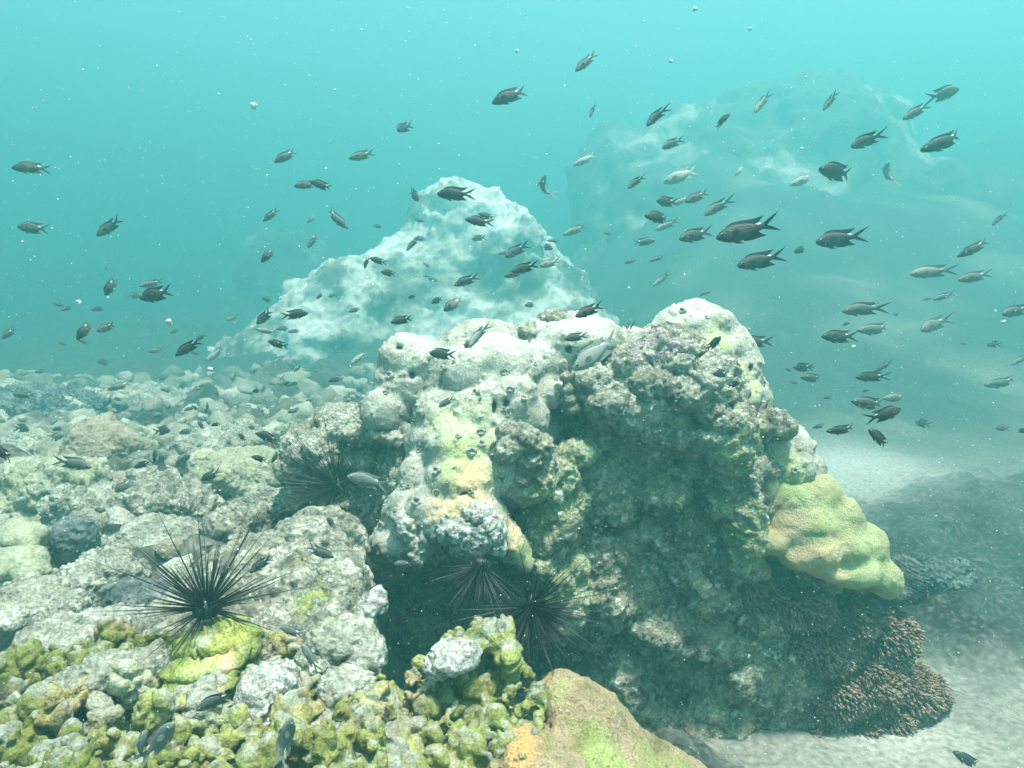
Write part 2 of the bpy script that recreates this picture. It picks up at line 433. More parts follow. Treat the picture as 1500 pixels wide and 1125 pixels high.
for i in range(n_r):
    A = np.linalg.qr(ra.normal(0, 1, (3, 3)))[0] * ra.uniform(.75, 1.25, 3)
    V_.append(iv @ A.T * rsz[i] * (1, 1, .8) + (rx[i], ry[i], rh[i] + 0.15 * rsz[i]))
V_ = np.concatenate(V_)
V_ = V_ + np.stack((fbm(V_, 30, 2, 46), fbm(V_, 30, 2, 47), fbm(V_, 30, 2, 48)), 1) * np.repeat(rsz, len(iv))[:, None] * 0.75
tint = np.repeat(ra.choice(np.array([(.34, .34, .28), (.24, .24, .19), (.13, .14, .11), (.42, .41, .35), (.26, .22, .15)]), n_r), len(iv), axis=0)
Fq = (iq[None] + (np.arange(n_r) * len(iv))[:, None, None]).reshape(-1, 3)
tag(obj('reef_rubble', mesh_np('reef_rubble', V_, Fq, True, np.concatenate((tint, np.full((len(tint), 1), .75)), 1)), M['stones']), kind='stuff')

# ---------------------------------------------------------------- the coral bommie
def finish(name, prims, voxel, mat, parent=None, origin=(0, 0, 0), key=None, disp=None, pig=None, **kw):
    v, f = solid(prims, voxel, **kw)
    n = normals(v, f)
    if disp is not None:
        v = v + n * disp(v, n)[:, None]
    if key: remember(key, v, f)
    pg = pig(v, n) if pig is not None else None
    return obj(name, mesh_np(name, v - np.asarray(origin), f, True, pg), mat, parent)
def patches(spots, base=None):
    """located pigment patches: (u, v, d, radius px, colour, strength)"""
    cs = [(np.array(P(u, v, d)), r * S(d), np.array(c), a) for u, v, d, r, c, a in spots]
    def fn(v, n):
        out = np.zeros((len(v), 4)); 
        wob = fbm(v, 14, 3, 31) * 0.6 + 1
        for c, r, col, a in cs:
            w = a * sstep(1.25, 0.45, np.linalg.norm((v - c) * (1, 0.6, 1), axis=1) / (r * wob))
            out[:, :3] = np.where(w[:, None] > 0, (out[:, :3] * out[:, 3:] * (1 - w[:, None]) + col * w[:, None]) / np.maximum(out[:, 3:] * (1 - w[:, None]) + w[:, None], 1e-6), out[:, :3])
            out[:, 3] = out[:, 3] * (1 - w) + w
        return out
    return fn
LIME = (0.36, 0.41, 0.15); OCHRE = (0.50, 0.36, 0.20); PALE = (0.42, 0.41, 0.35); PINK = (0.42, 0.33, 0.36); DARK = (0.03, 0.035, 0.03)
GREY = (0.34, 0.33, 0.29)

BO = np.array(P(900, 1090, 2.55))
bommie = thing('coral_bommie', 'tall rocky coral head with pale lobed crust in the middle of the reef', 'coral head', BO)

rock_prims = [
    E(1000, 600, 2.62, 120, 115, .30), E(900, 640, 2.6, 110, 100, .28), E(1060, 700, 2.62, 75, 130, .28), E(960, 760, 2.68, 150, 140, .33),
    E(850, 790, 2.60, 110, 130, .30), E(1000, 900, 2.72, 180, 150, .36), E(900, 960, 2.68, 130, 130, .32), E(1100, 930, 2.72, 140, 130, .34),
    E(1020, 1060, 2.70, 210, 130, .36), E(1180, 1020, 2.72, 130, 150, .32), E(860, 1090, 2.6, 130, 90, .34), E(800, 590, 2.66, 90, 90, .22),
    E(720, 640, 2.50, 110, 130, .24), E(640, 720, 2.45, 90, 120, .22), E(640, 900, 2.78, 150, 140, .24), E(560, 760, 2.62, 80, 90, .20),
    E(700, 1010, 2.7, 150, 120, .3), E(1150, 800, 2.72, 90, 110, .3), E(985, 545, 2.52, 85, 60, .24),
    # shoulders that carry rubble ledges
    E(925, 590, 2.34, 75, 34, .12, -12), E(1010, 560, 2.36, 70, 45, .12), E(1065, 640, 2.34, 35, 60, .11), E(1085, 760, 2.36, 26, 90, .11),
    E(770, 690, 2.25, 52, 45, .13), E(800, 770, 2.3, 42, 70, .12, 30), E(810, 870, 2.3, 50, 70, .12), E(900, 850, 2.38, 60, 80, .12, 40),
    # left wing
    E(470, 655, 2.52, 50, 34, .12), E(520, 628, 2.52, 42, 26, .10), E(440, 682, 2.50, 30, 22, .08), E(508, 690, 2.50, 56, 36, .12), E(495, 615, 2.55, 24, 18, .07),
    E(500, 640, 2.62, 48, 40, .14), E(475, 680, 2.60, 55, 38, .14), E(535, 690, 2.60, 60, 55, .16), E(440, 690, 2.62, 28, 26, .10),
    E(520, 740, 2.6, 60, 50, .16), E(980, 520, 2.4, 45, 40, .14), E(930, 545, 2.38, 40, 35, .12),
]
RK = random.Random(77)
for i in range(95):                                  # crags and small ledges over the face
    u, v = RK.uniform(850, 1115), RK.uniform(560, 1090)
    fd = 2.33 + 0.00022 * max(0, v - 600) + RK.uniform(-.02, .05)
    w = RK.uniform(9, 34)
    rock_prims.append(E(u, v, fd, w * RK.uniform(1, 1.6), w * RK.uniform(.5, .9), .03 + .0012 * w, RK.uniform(-35, 35)))
for i in range(26):
    w = RK.uniform(9, 24)
    rock_prims.append(E(RK.uniform(440, 590), RK.uniform(620, 740), 2.50 + RK.uniform(-.03, .04), w * 1.3, w * .8, .05, RK.uniform(-35, 35)))
rock_cuts = [E(650, 905, 2.30, 105, 75, .26), E(835, 600, 2.32, 34, 30, .09), E(862, 655, 2.24, 55, 38, .10), E(760, 900, 2.26, 55, 55, .12),
             E(960, 690, 2.26, 85, 45, .10, 15), E(1000, 1010, 2.36, 70, 60, .12), E(500, 715, 2.38, 60, 30, .12), E(960, 850, 2.30, 60, 60, .10)]
def rock_disp(v, n):
    d1, d2, _ = worley(v, 17, 3)
    e1, e2, _ = worley(v, 42, 5)
    return 0.026 * fbm(v, 20, 4, 41, ridged=True) + 0.014 * (d1 - 0.5) - 0.010 * sstep(0.35, 0.12, e1) + 0.010 * fbm(v, 60, 3, 44)
rock_pig = patches([(1090, 780, 2.3, 70, LIME, .55), (1075, 660, 2.25, 60, (.36, .40, .16), .5), (810, 730, 2.2, 55, (.36, .44, .16), .7), (815, 860, 2.2, 55, LIME, .7),
                    (900, 850, 2.3, 55, (.30, .26, .20), .6), (780, 640, 2.15, 55, PALE, .85), (925, 585, 2.25, 70, (.46, .46, .38), .85), (1010, 545, 2.25, 60, (.42, .41, .35), .8),
                    (960, 520, 2.3, 45, PINK, .8), (1060, 600, 2.25, 40, (.4, .4, .3), .8), (500, 612, 2.45, 44, (.42, .42, .36), .8), (450, 655, 2.42, 40, (.34, .34, .28), .7),
                    (890, 555, 2.3, 40, PALE, .5), (940, 620, 2.25, 70, (.38, .37, .3), .5), (1000, 730, 2.3, 90, (.16, .18, .10), .5), (1200, 1080, 2.45, 80, (.2, .19, .16), .5)])
finish('rock_body', rock_prims, 0.0075, M['rock'], bommie, BO, 'rock', rock_disp, rock_pig, k=0.03, cuts=rock_cuts, kcut=0.04, warp=0.030, warp_scale=9, seed=4)

def crust_disp(v, n):
    d1, d2, _ = worley(v, 11, 8)
    rough = sstep(-0.05, 0.35, fbm(v, 7, 3, 52))
    w1, w2, wi = worley(v, 42, 56); u1, _, ui = worley(v, 30, 58)
    warts = 0.0055 * sstep(0.36, 0.16, w1) * (wi > 0.62) - 0.007 * sstep(0.22, 0.10, u1) * (ui > 0.55)
    return 0.011 * fbm(v, 15, 3, 50) - 0.014 * (d1 - 0.5) + rough * (0.009 * fbm(v, 45, 4, 54, ridged=True)) + warts
ridge = [
    E(598, 528, 2.42, 44, 38, .10), E(575, 548, 2.42, 26, 24, .08), E(622, 525, 2.4, 26, 28, .08), E(600, 565, 2.40, 44, 34, .10), E(566, 602, 2.36, 38, 36, .09), E(590, 625, 2.38, 32, 22, .08),
    E(690, 498, 2.46, 38, 30, .09), E(665, 515, 2.44, 30, 30, .09), E(727, 500, 2.46, 34, 30, .09), E(735, 538, 2.36, 58, 48, .13), E(690, 545, 2.36, 48, 40, .11), E(650, 560, 2.40, 30, 40, .08),
    E(742, 588, 2.26, 46, 44, .10), E(700, 612, 2.24, 48, 42, .10), E(650, 612, 2.30, 44, 42, .10), E(628, 650, 2.28, 36, 42, .10), E(675, 655, 2.19, 56, 46, .11), E(722, 645, 2.2, 40, 38, .10),
    E(620, 700, 2.22, 38, 42, .10), E(672, 702, 2.13, 50, 44, .11), E(700, 700, 2.13, 32, 40, .09), E(735, 690, 2.17, 26, 38, .08, 25), E(598, 752, 2.16, 36, 44, .10), E(640, 745, 2.10, 44, 40, .10),
    E(690, 748, 2.07, 44, 34, .10), E(580, 792, 2.14, 36, 30, .09), E(660, 768, 2.06, 46, 30, .09), E(712, 768, 2.08, 36, 30, .09), E(745, 790, 2.12, 24, 36, .07, -28), E(765, 815, 2.15, 18, 24, .06, -20),
    E(615, 790, 2.10, 30, 28, .08), E(560, 800, 2.2, 26, 22, .08),
    E(830, 528, 2.46, 56, 46, .12), E(875, 520, 2.48, 40, 34, .10), E(800, 500, 2.52, 44, 34, .10), E(840, 480, 2.55, 50, 26, .10), E(795, 540, 2.42, 40, 44, .1), E(880, 500, 2.5, 28, 30, .09),
    E(900, 565, 2.33, 70, 16, .07, -18), E(800, 575, 2.36, 36, 26, .08), E(775, 615, 2.28, 30, 34, .08), E(850, 500, 2.44, 60, 34, .12),
]
pits = [(702, 598), (722, 590), (742, 590), (722, 627), (601, 549), (585, 512), (682, 742), (692, 700), (686, 510), (640, 605)]
cuts = [E(702, 590, 2.165, 5, 7, .05, 25), E(723, 598, 2.16, 4, 10, .05), E(741, 592, 2.16, 4, 6, .05), E(723, 627, 2.11, 5, 5, .05), E(602, 550, 2.30, 5, 7, .06), E(585, 510, 2.34, 7, 4, .06),
        E(681, 722, 2.04, 8, 5, .05), E(690, 735, 1.99, 8, 4, .05), E(686, 509, 2.36, 6, 5, .05), E(834, 512, 2.35, 4, 4, .05), E(664, 690, 2.03, 4, 4, .04), E(636, 660, 2.19, 5, 5, .05)]
ridge_pig = patches([(700, 640, 2.1, 60, LIME, .35), (680, 690, 2.05, 50, LIME, .5), (655, 620, 2.2, 34, LIME, .35), (760, 640, 2.15, 32, LIME, .5), (690, 705, 2.03, 30, OCHRE, .75), (690, 745, 1.98, 42, OCHRE, .65),
                     (640, 745, 2.0, 24, OCHRE, .5), (755, 780, 2.06, 34, OCHRE, .7), (770, 812, 2.1, 26, LIME, .6), (745, 560, 2.2, 40, PALE, .35), (700, 520, 2.3, 60, PALE, .6), (590, 515, 2.3, 45, PALE, .5),
                     (830, 480, 2.4, 60, (.45, .44, .38), .7), (600, 770, 2.05, 40, GREY, .6), (735, 600, 2.15, 34, GREY, .5)])
finish('lobed_crust', ridge, 0.006, M['porites'], bommie, BO, 'ridge', crust_disp, ridge_pig, k=0.022, cuts=cuts, warp=0.004, warp_scale=18, seed=9)
column = [
    E(1012, 478, 2.50, 46, 36, .12), E(985, 490, 2.48, 34, 30, .10), E(960, 508, 2.46, 30, 28, .10), E(1045, 478, 2.52, 30, 30, .10), E(1030, 520, 2.44, 44, 38, .11), E(1070, 508, 2.50, 34, 34, .10),
    E(1085, 540, 2.48, 30, 36, .10), E(1055, 555, 2.42, 36, 30, .10), E(1080, 580, 2.42, 36, 30, .10), E(1108, 585, 2.48, 20, 26, .08), E(1090, 615, 2.42, 32, 24, .09), E(1125, 620, 2.46, 20, 24, .08),
    E(1128, 650, 2.44, 26, 36, .09), E(1160, 648, 2.48, 26, 28, .09), E(1187, 652, 2.48, 12, 9, .04), E(1150, 685, 2.46, 40, 40, .11), E(1180, 690, 2.5, 26, 32, .09), E(1120, 700, 2.40, 18, 44, .07), E(1185, 725, 2.5, 26, 30, .1),
    E(915, 500, 2.52, 34, 20, .08, -25),
]
col_pig = patches([(1050, 500, 2.35, 40, LIME, .45), (1090, 560, 2.35, 36, LIME, .5), (1040, 530, 2.3, 30, (.42, .44, .2), .5), (1150, 690, 2.35, 40, LIME, .5), (1120, 720, 2.3, 30, OCHRE, .6), (1010, 455, 2.4, 40, PALE, .8), (1085, 510, 2.4, 26, PALE, .6),
                   (1085, 600, 2.35, 24, LIME, .5), (960, 505, 2.35, 34, (.44, .42, .40), .8)])
finish('lobed_crust', column, 0.006, M['porites'], bommie, BO, 'column', crust_disp, col_pig, k=0.022, warp=0.005, warp_scale=18, seed=10,
       cuts=[E(985, 462, 2.40, 6, 5, .05), E(1003, 458, 2.38, 5, 5, .05), E(1040, 512, 2.33, 5, 4, .05), E(1100, 540, 2.38, 5, 6, .04)])

def ragged(name, prims, voxel, mat, parent, origin, key=None, amp=1.0, seed=0, k=0.012):
    def d(v, n):
        d1, d2, _ = worley(v, 45, seed)
        return amp * (0.012 * fbm(v, 38, 3, seed + 3, ridged=True) + 0.010 * (d2 - d1 - 0.3) + 0.007 * fbm(v, 90, 3, seed + 6))
    return finish(name, prims, voxel, mat, parent, origin, key, d, k=k, warp=0.010 * amp, warp_scale=30, seed=seed)
o = ragged('white_growth', [E(690, 782, 1.985, 40, 26, .05), E(715, 775, 1.99, 24, 24, .05), E(665, 775, 1.99, 24, 18, .05), E(700, 752, 1.99, 20, 14, .04), E(688, 802, 1.99, 26, 14, .04), E(725, 796, 2.0, 16, 14, .04)], 0.0045, M['white_crust'], bommie, BO, 'white', 1.0, 61)
tag(o, 'broad ragged white growth under the front lip')
o = ragged('white_growth', [E(598, 775, 2.04, 14, 22, .03, -25), E(610, 800, 2.03, 14, 16, .03), E(612, 815, 2.03, 8, 12, .03), E(584, 755, 2.06, 10, 12, .03), E(622, 785, 2.03, 8, 14, .03)], 0.0045, M['white_crust'], bommie, BO, 'white2', 0.9, 62)
tag(o, 'narrow hanging tongue of ragged white growth')
ragged('pale_rubble_crust', [E(760, 640, 2.13, 32, 20, .05, 15), E(790, 655, 2.16, 20, 18, .05), E(745, 658, 2.1, 18, 22, .05, 30), E(775, 672, 2.14, 24, 12, .04)], 0.005, M['rubble'], bommie, BO, 'rub1', 0.9, 63)
ragged('pale_rubble_crust', [E(830, 472, 2.52, 40, 12, .07, 8), E(812, 466, 2.54, 16, 12, .05), E(868, 484, 2.5, 22, 10, .06, 20), E(780, 486, 2.5, 28, 12, .06)], 0.006, M['rubble'], bommie, BO, 'rub2', 1.0, 64)
ragged('pale_rubble_crust', [E(900, 590, 2.26, 40, 22, .06, -10), E(955, 565, 2.26, 34, 26, .06), E(1000, 575, 2.27, 30, 24, .06), E(930, 625, 2.28, 44, 18, .05, 20), E(1040, 600, 2.28, 26, 18, .05), E(985, 535, 2.3, 30, 20, .06)], 0.006, M['rubble'], bommie, BO, 'rub3', 1.2, 65)
ragged('pale_rubble_crust', [E(575, 640, 2.32, 34, 10, .05, 10), E(600, 650, 2.34, 20, 9, .05), E(540, 640, 2.40, 18, 12, .05)], 0.006, M['rubble'], bommie, BO, 'rub4', 1.0, 66)
ragged('pale_rubble_crust', [E(1065, 615, 2.27, 34, 16, .05, -8), E(1045, 640, 2.28, 26, 14, .05), E(1085, 650, 2.29, 14, 26, .05), E(1098, 700, 2.29, 9, 34, .04), E(1100, 770, 2.3, 9, 30, .04)], 0.006, M['reef_grey'], bommie, BO, 'rub5', 1.1, 67)
ragged('pale_rubble_crust', [E(818, 700, 2.24, 30, 34, .05, 10), E(845, 665, 2.27, 30, 20, .05), E(806, 755, 2.24, 24, 30, .05), E(838, 735, 2.27, 26, 26, .05), E(785, 790, 2.22, 16, 20, .04)], 0.006, M['pale_lime'], bommie, BO, 'rub6', 1.2, 70)
ragged('pale_rubble_crust', [E(815, 850, 2.22, 28, 22, .05, 30), E(840, 830, 2.25, 22, 16, .04), E(795, 830, 2.2, 16, 18, .04), E(845, 875, 2.25, 26, 16, .04)], 0.006, M['pale_lime'], bommie, BO, 'rub7', 1.1, 71)
ragged('coral_stub', [E(825, 535, 2.28, 6, 9, .02), E(828, 552, 2.27, 8, 8, .02), E(830, 570, 2.27, 9, 9, .022), E(833, 586, 2.27, 10, 8, .025), E(836, 598, 2.28, 14, 8, .03)], 0.004, M['rubble'], bommie, BO, 'stub', 0.35, 68)
o = ragged('sponge_cup', [E(795, 705, 2.20, 15, 19, .03), E(812, 725, 2.2, 15, 16, .03), E(800, 682, 2.2, 18, 12, .03)], 0.005, M['reef_grey'], bommie, BO, None, 0.7, 69)

# small ring-shaped worm tubes and nodules on the lobes
def torus_mesh(name, R, r, squash=1.0, seed=0, nu=18, nv=8):
    u = np.arange(nu) * 2 * math.pi / nu; w = np.arange(nv) * 2 * math.pi / nv
    U, W = np.meshgrid(u, w, indexing='ij')
    rr = r * (1 + 0.35 * np.sin(3 * U + seed) + 0.2 * np.sin(7 * U + 2 * seed))
    X = (R + rr * np.cos(W)) * np.cos(U); Y = (R + rr * np.cos(W)) * np.sin(U) * squash; Z = rr * np.sin(W) * 1.4
    v = np.stack((X, Y, Z), -1).reshape(-1, 3)
    a = np.arange(nu * nv).reshape(nu, nv)
    f = np.stack((a, np.roll(a, -1, 0), np.roll(np.roll(a, -1, 0), -1, 1), np.roll(a, -1, 1)), -1).reshape(-1, 4)
    return mesh_np(name, v, f)
tubes = [torus_mesh('worm_tube', 0.0085, 0.0042, 0.85, i) for i in range(4)]
for t in tubes: t.materials.append(M['white_crust'])
RND = random.Random(5)
spots = [(705, 633), (690, 662), (655, 758), (706, 650), (748, 570), (768, 583), (671, 640), (738, 600), (740, 618), (697, 575), (571, 550), (612, 598), (565, 575), (640, 690), (590, 715), (598, 712), (655, 706), (614, 660), (722, 668), (784, 533),
         (740, 545), (650, 540), (665, 530), (610, 735), (560, 770), (580, 765), (690, 720), (735, 700), (640, 720), (618, 605), (1000, 455), (1035, 465), (985, 480), (1060, 530), (1095, 590), (1030, 545), (1110, 600), (1140, 640), (1165, 690), (845, 520), (815, 555), (880, 530)]
for i, (u, v) in enumerate(spots):
    h = hit(u, v, 'ridge', 'column')
    if h is None: continue
    t = obj('worm_tube', tubes[i % 4], None, bommie)
    s = RND.uniform(0.6, 1.35)
    t.rotation_euler = Matrix.Rotation(RND.uniform(0, 6), 3, h[1]).to_quaternion().to_matrix().to_4x4().to_euler()
    t.rotation_euler = h[1].to_track_quat('Z', 'Y').to_euler()
    t.scale = (s, s, s * RND.uniform(.8, 1.5))
    t.location = Vector(h[0]) - Vector(BO)

# ---------------------------------------------------------------- corals growing beside the bommie
def mound_disp(v, n):
    d1, d2, _ = worley(v, 13, 72)
    return 0.010 * fbm(v, 12, 2, 70) + 0.003 * fbm(v, 45, 4, 71) - 0.003 * sstep(0.3, 0.0, d2 - d1)
prims = [E(1208, 784, 2.44, 118, 56, .06, 40), E(1160, 735, 2.42, 58, 46, .10), E(1230, 800, 2.40, 70, 50, .07, 30), E(1150, 725, 2.42, 40, 34, .10), E(1195, 722, 2.44, 36, 30, .10), E(1180, 765, 2.38, 44, 36, .11), E(1225, 755, 2.42, 36, 34, .10), E(1235, 795, 2.38, 40, 34, .10), E(1190, 805, 2.34, 40, 30, .10),
         E(1268, 800, 2.42, 32, 34, .09), E(1250, 835, 2.36, 40, 26, .09), E(1285, 840, 2.40, 30, 28, .08), E(1210, 835, 2.34, 34, 16, .07, 12), E(1150, 770, 2.38, 34, 34, .09), E(1298, 850, 2.40, 24, 26, .07), E(1165, 815, 2.34, 30, 18, .07, 15), E(1126, 795, 2.32, 24, 20, .06)]
mo = np.array(P(1200, 800, 2.45))
mound_pig = patches([(1175, 800, 2.26, 50, (.45, .34, .21), .8), (1150, 750, 2.3, 26, (.42, .32, .2), .6), (1220, 830, 2.27, 50, (.45, .36, .22), .8), (1225, 760, 2.3, 34, (.33, .36, .18), .7), (1270, 830, 2.3, 44, (.35, .40, .2), .8), (1165, 715, 2.3, 30, (.28, .33, .14), .8), (1200, 780, 2.28, 20, (.27, .31, .12), .7), (1125, 800, 2.25, 22, (.40, .34, .19), .6)])
o = finish('lobed_coral', prims, 0.006, M['mound'], None, mo, 'mound', mound_disp, mound_pig, k=0.026)
o.location = mo
tag(o, 'smooth lime and tan lobed coral bulging from the right shoulder of the bommie', 'coral')

def ridged(v, n):
    return 0.0045 * np.sin(v[:, 0] * 260 + v[:, 2] * 520 + 3 * fbm(v, 12, 2, 80)) + 0.004 * fbm(v, 40, 2, 81)
c0 = np.array(P(1328, 845, 2.52))
o = finish('ridged_coral', [E(1325, 845, 2.52, 30, 32, .08), E(1305, 865, 2.5, 36, 20, .08), E(1335, 865, 2.53, 20, 20, .06)], 0.005, M['reef_dark'], None, c0, None, ridged, k=0.02)
o.location = c0
tag(o, 'small blue-grey finely ridged coral behind the tip of the lime lobed coral', 'coral')

# brown coral covered in hanging polyps
pc = np.array(P(1230, 1000, 2.6))
tent = thing('polyp_coral', 'shaggy dark brown coral with drooping polyps below the lime lobed coral', 'coral', pc)
prims = [E(1110, 870, 2.45, 40, 30, .09), E(1170, 890, 2.44, 50, 34, .10), E(1235, 900, 2.48, 60, 34, .11), E(1290, 930, 2.5, 46, 42, .11), E(1200, 940, 2.46, 60, 46, .11), E(1270, 985, 2.48, 50, 46, .12), E(1320, 1010, 2.52, 44, 44, .11), E(1225, 1010, 2.46, 44, 46, .11),
         E(1290, 1045, 2.5, 56, 34, .11), E(1345, 1045, 2.54, 34, 30, .08), E(1300, 1065, 2.50, 50, 30, .09), E(1355, 1010, 2.54, 26, 26, .08), E(1200, 1070, 2.46, 50, 28, .10), E(1250, 1060, 2.46, 34, 26, .10), E(1100, 850, 2.42, 26, 24, .06)]
M['polyp'] = reef_material('brown_polyps', [(0.3, (0.09, 0.06, 0.045)), (0.5, (0.22, 0.15, 0.115)), (0.7, (0.38, 0.29, 0.23))], 18, 0.0, bump=0.3)
M['polyp_base'] = reef_material('brown_coral_flesh', [(0.3, (0.035, 0.03, 0.025)), (0.7, (0.10, 0.08, 0.065))], 14, 0.0, bump=0.6)
pv, pf = solid(prims, 0.009, k=0.02, warp=0.012, warp_scale=10, seed=11)
pn = normals(pv, pf)
w1, _, _ = worley(pv, 11, 12)
pv = pv + pn * (0.035 * (0.45 - w1))[:, None]
pn = normals(pv, pf)
remember('polyp', pv, pf)
obj('coral_base', mesh_np('coral_base', pv - pc, pf), M['polyp_base'], tent)
rng = np.random.default_rng(3)
facing = np.where((pn[:, 1] < 0.45))[0]
pick = rng.choice(facing, 9500)
base = pv[pick] + rng.normal(0, 0.004, (len(pick), 3)); nn = pn[pick]
hang = np.array((0.42, -0.15, -0.55))
L = rng.uniform(0.009, 0.022, len(pick)); 
rings = []
dirn = nn * 0.75 + hang * 0.55 + rng.normal(0, 0.18, nn.shape); dirn /= np.linalg.norm(dirn, axis=1, keepdims=True)
side = np.cross(dirn, rng.normal(0, 1, dirn.shape)); side /= np.linalg.norm(side, axis=1, keepdims=True)
s2 = np.cross(dirn, side)
for t, w in ((0, .7), (0.5, 0.8), (0.82, 1.3), (1.0, 0.7)):
    c = base + dirn * (L * t)[:, None] + hang * (0.35 * L * t * t)[:, None]
    for a in range(5):
        th = a * 2 * math.pi / 5
        rings.append(c + (side * math.cos(th) + s2 * math.sin(th)) * (0.0036 * w))
V = np.stack(rings, 1)
nt_ = len(pick); f0 = []
for r in range(3):
    for a in range(5):
        f0.append((r * 5 + a, r * 5 + (a + 1) % 5, (r + 1) * 5 + (a + 1) % 5, (r + 1) * 5 + a))
f0 = np.array(f0)
FF = (f0[None] + (np.arange(nt_) * 20)[:, None, None]).reshape(-1, 4)
tag(obj('polyps', mesh_np('polyps', V.reshape(-1, 3) - pc, FF), M['polyp'], tent), kind='stuff')

# ---------------------------------------------------------------- foreground corals
def place_solid(name, label, cat, prims, voxel, mat, key=None, disp=None, pig=None, group=None, **kw):
    org = np.mean([c for c, r, R in prims], 0); org[2] = min(c[2] - r[2] * 0.5 for c, r, R in prims)
    o = finish(name, prims, voxel, mat, None, org, key, disp, pig, **kw)
    o.location = org
    return tag(o, label, cat, group)
def knob_field(poly, d_of, n, rmin, rmax, seed, lift=0.0):
    """knobs packed over a patch of the picture, lying on a surface given by depth"""
    r = random.Random(seed); out = []; tries = 0
    while len(out) < n and tries < n * 60:
        tries += 1
        u = r.uniform(min(p[0] for p in poly), max(p[0] for p in poly)); v = r.uniform(min(p[1] for p in poly), max(p[1] for p in poly))
        inside = False
        for i in range(len(poly)):
            x1, y1 = poly[i]; x2, y2 = poly[i - 1]
            if (y1 > v) != (y2 > v) and u < (x2 - x1) * (v - y1) / (y2 - y1) + x1: inside = not inside
        if not inside: continue
        rad = rmin + (rmax - rmin) * r.random() ** 1.8
        d = d_of(u, v)
        c = np.array(P(u, v, d), np.float32)
        if any(np.linalg.norm(c - q[0]) < 0.78 * (rad + q[1][0]) for q in out): continue
        el = r.uniform(1.1, 2.0)
        ax = Vector((r.uniform(-.7, .7), r.uniform(-.6, .2), 1)).normalized()
        out.append((c + np.array((0, 0, lift), np.float32), np.array((rad * el, rad, rad), np.float32), rot_to(ax)))
    return out
def knob_disp(seed, amp=1.0):
    def d(v, n):
        rough = sstep(-0.2, 0.2, fbm(v, 9, 3, seed))
        d1, d2, _ = worley(v, 70, seed + 2); c1, c2, _ = worley(v + 0.02 * np.stack((fbm(v, 8, 2, 1), fbm(v, 8, 2, 2), fbm(v, 8, 2, 3)), 1), 17, seed + 9)
        return -0.013 * amp * sstep(0.20, 0.0, c2 - c1) + amp * (0.006 * fbm(v, 24, 3, seed + 1) + rough * (0.009 * fbm(v, 50, 4, seed + 4, ridged=True) - 0.006 * sstep(0.3, 0.1, d1)))
    return d
def knob_pig(seed, spots):
    """dead grey crust on the crowns of the knobs, living lime and tan tissue on their flanks"""
    pf = patches(spots)
    def fn(v, n):
        out = pf(v, n)
        hue = sstep(-0.25, 0.3, fbm(v, 7, 3, seed))[:, None]
        live = np.array((.17, .18, .05)) * (1 - hue) + np.array((.34, .35, .12)) * hue
        tan = 0.8 * sstep(0.22, 0.42, fbm(v, 6, 2, seed + 3))[:, None]
        live = live * (1 - tan) + np.array((.38, .28, .16)) * tan
        w = np.maximum(out[:, 3:] * 0.75, 0.0)
        col = live * (1 - w) + out[:, :3] * w
        g = (sstep(0.66, 0.98, n[:, 2] + 0.75 * fbm(v, 18, 4, seed + 5)) * 0.9)[:, None]
        pale = np.array((.40, .40, .35)) * (0.8 + 0.5 * fbm(v, 30, 2, seed + 7)[:, None])
        col = col * (1 - g) + pale * g
        c1, c2, _ = worley(v, 60, seed + 8)
        col = col * (0.60 + 0.30 * sstep(0.1, 0.5, c1)[:, None])
        return np.concatenate((col, np.full((len(v), 1), 0.9)), 1)
    return fn
# broad knobbly mass across the lower left
def ground_d(u, v, z):
    """depth at which the line of sight through u, v comes down to height z"""
    r = ray(u, v)
    return (CAM.z - z) / (-r.z) * r.y
dA = lambda u, v: ground_d(u, v, 0.755)
polyA = [(-60, 985), (150, 930), (330, 930), (520, 960), (575, 1010), (560, 1150), (-60, 1150)]
prims = [B(x, y, 0.605, 0.15, 0.15, 0.10) for x, y in [(-0.85, 1.15), (-0.62, 1.2), (-0.4, 1.2), (-0.30, 1.3), (-0.75, 1.4), (-0.5, 1.42), (-0.35, 1.42), (-0.7, 1.0), (-0.45, 1.0), (-0.25, 1.05), (-0.95, 1.35), (-0.28, 1.2)]]
prims += knob_field(polyA, dA, 230, 0.013, 0.042, 7)
lime_spots = [(RND.uniform(0, 560), RND.uniform(940, 1125), 1.25, RND.uniform(25, 55), RND.choice([LIME, (.36, .40, .14), OCHRE, (.24, .29, .08)]), .8) for _ in range(26)]
lime_spots += [(RND.uniform(0, 560), RND.uniform(940, 1125), 1.25, RND.uniform(25, 50), (.42, .42, .37), .9) for _ in range(16)]
place_solid('knobbly_coral', 'wide mass of lime and grey knobbly coral across the near lower left', 'coral', prims, 0.0055, M['green'], 'fgA', knob_disp(90, .9), knob_pig(91, lime_spots), k=0.015, clip=(np.array((-1.3, 0.75, 0.45)), np.array((0.1, 1.75, 1.0))), warp=0.004, warp_scale=25, seed=12)
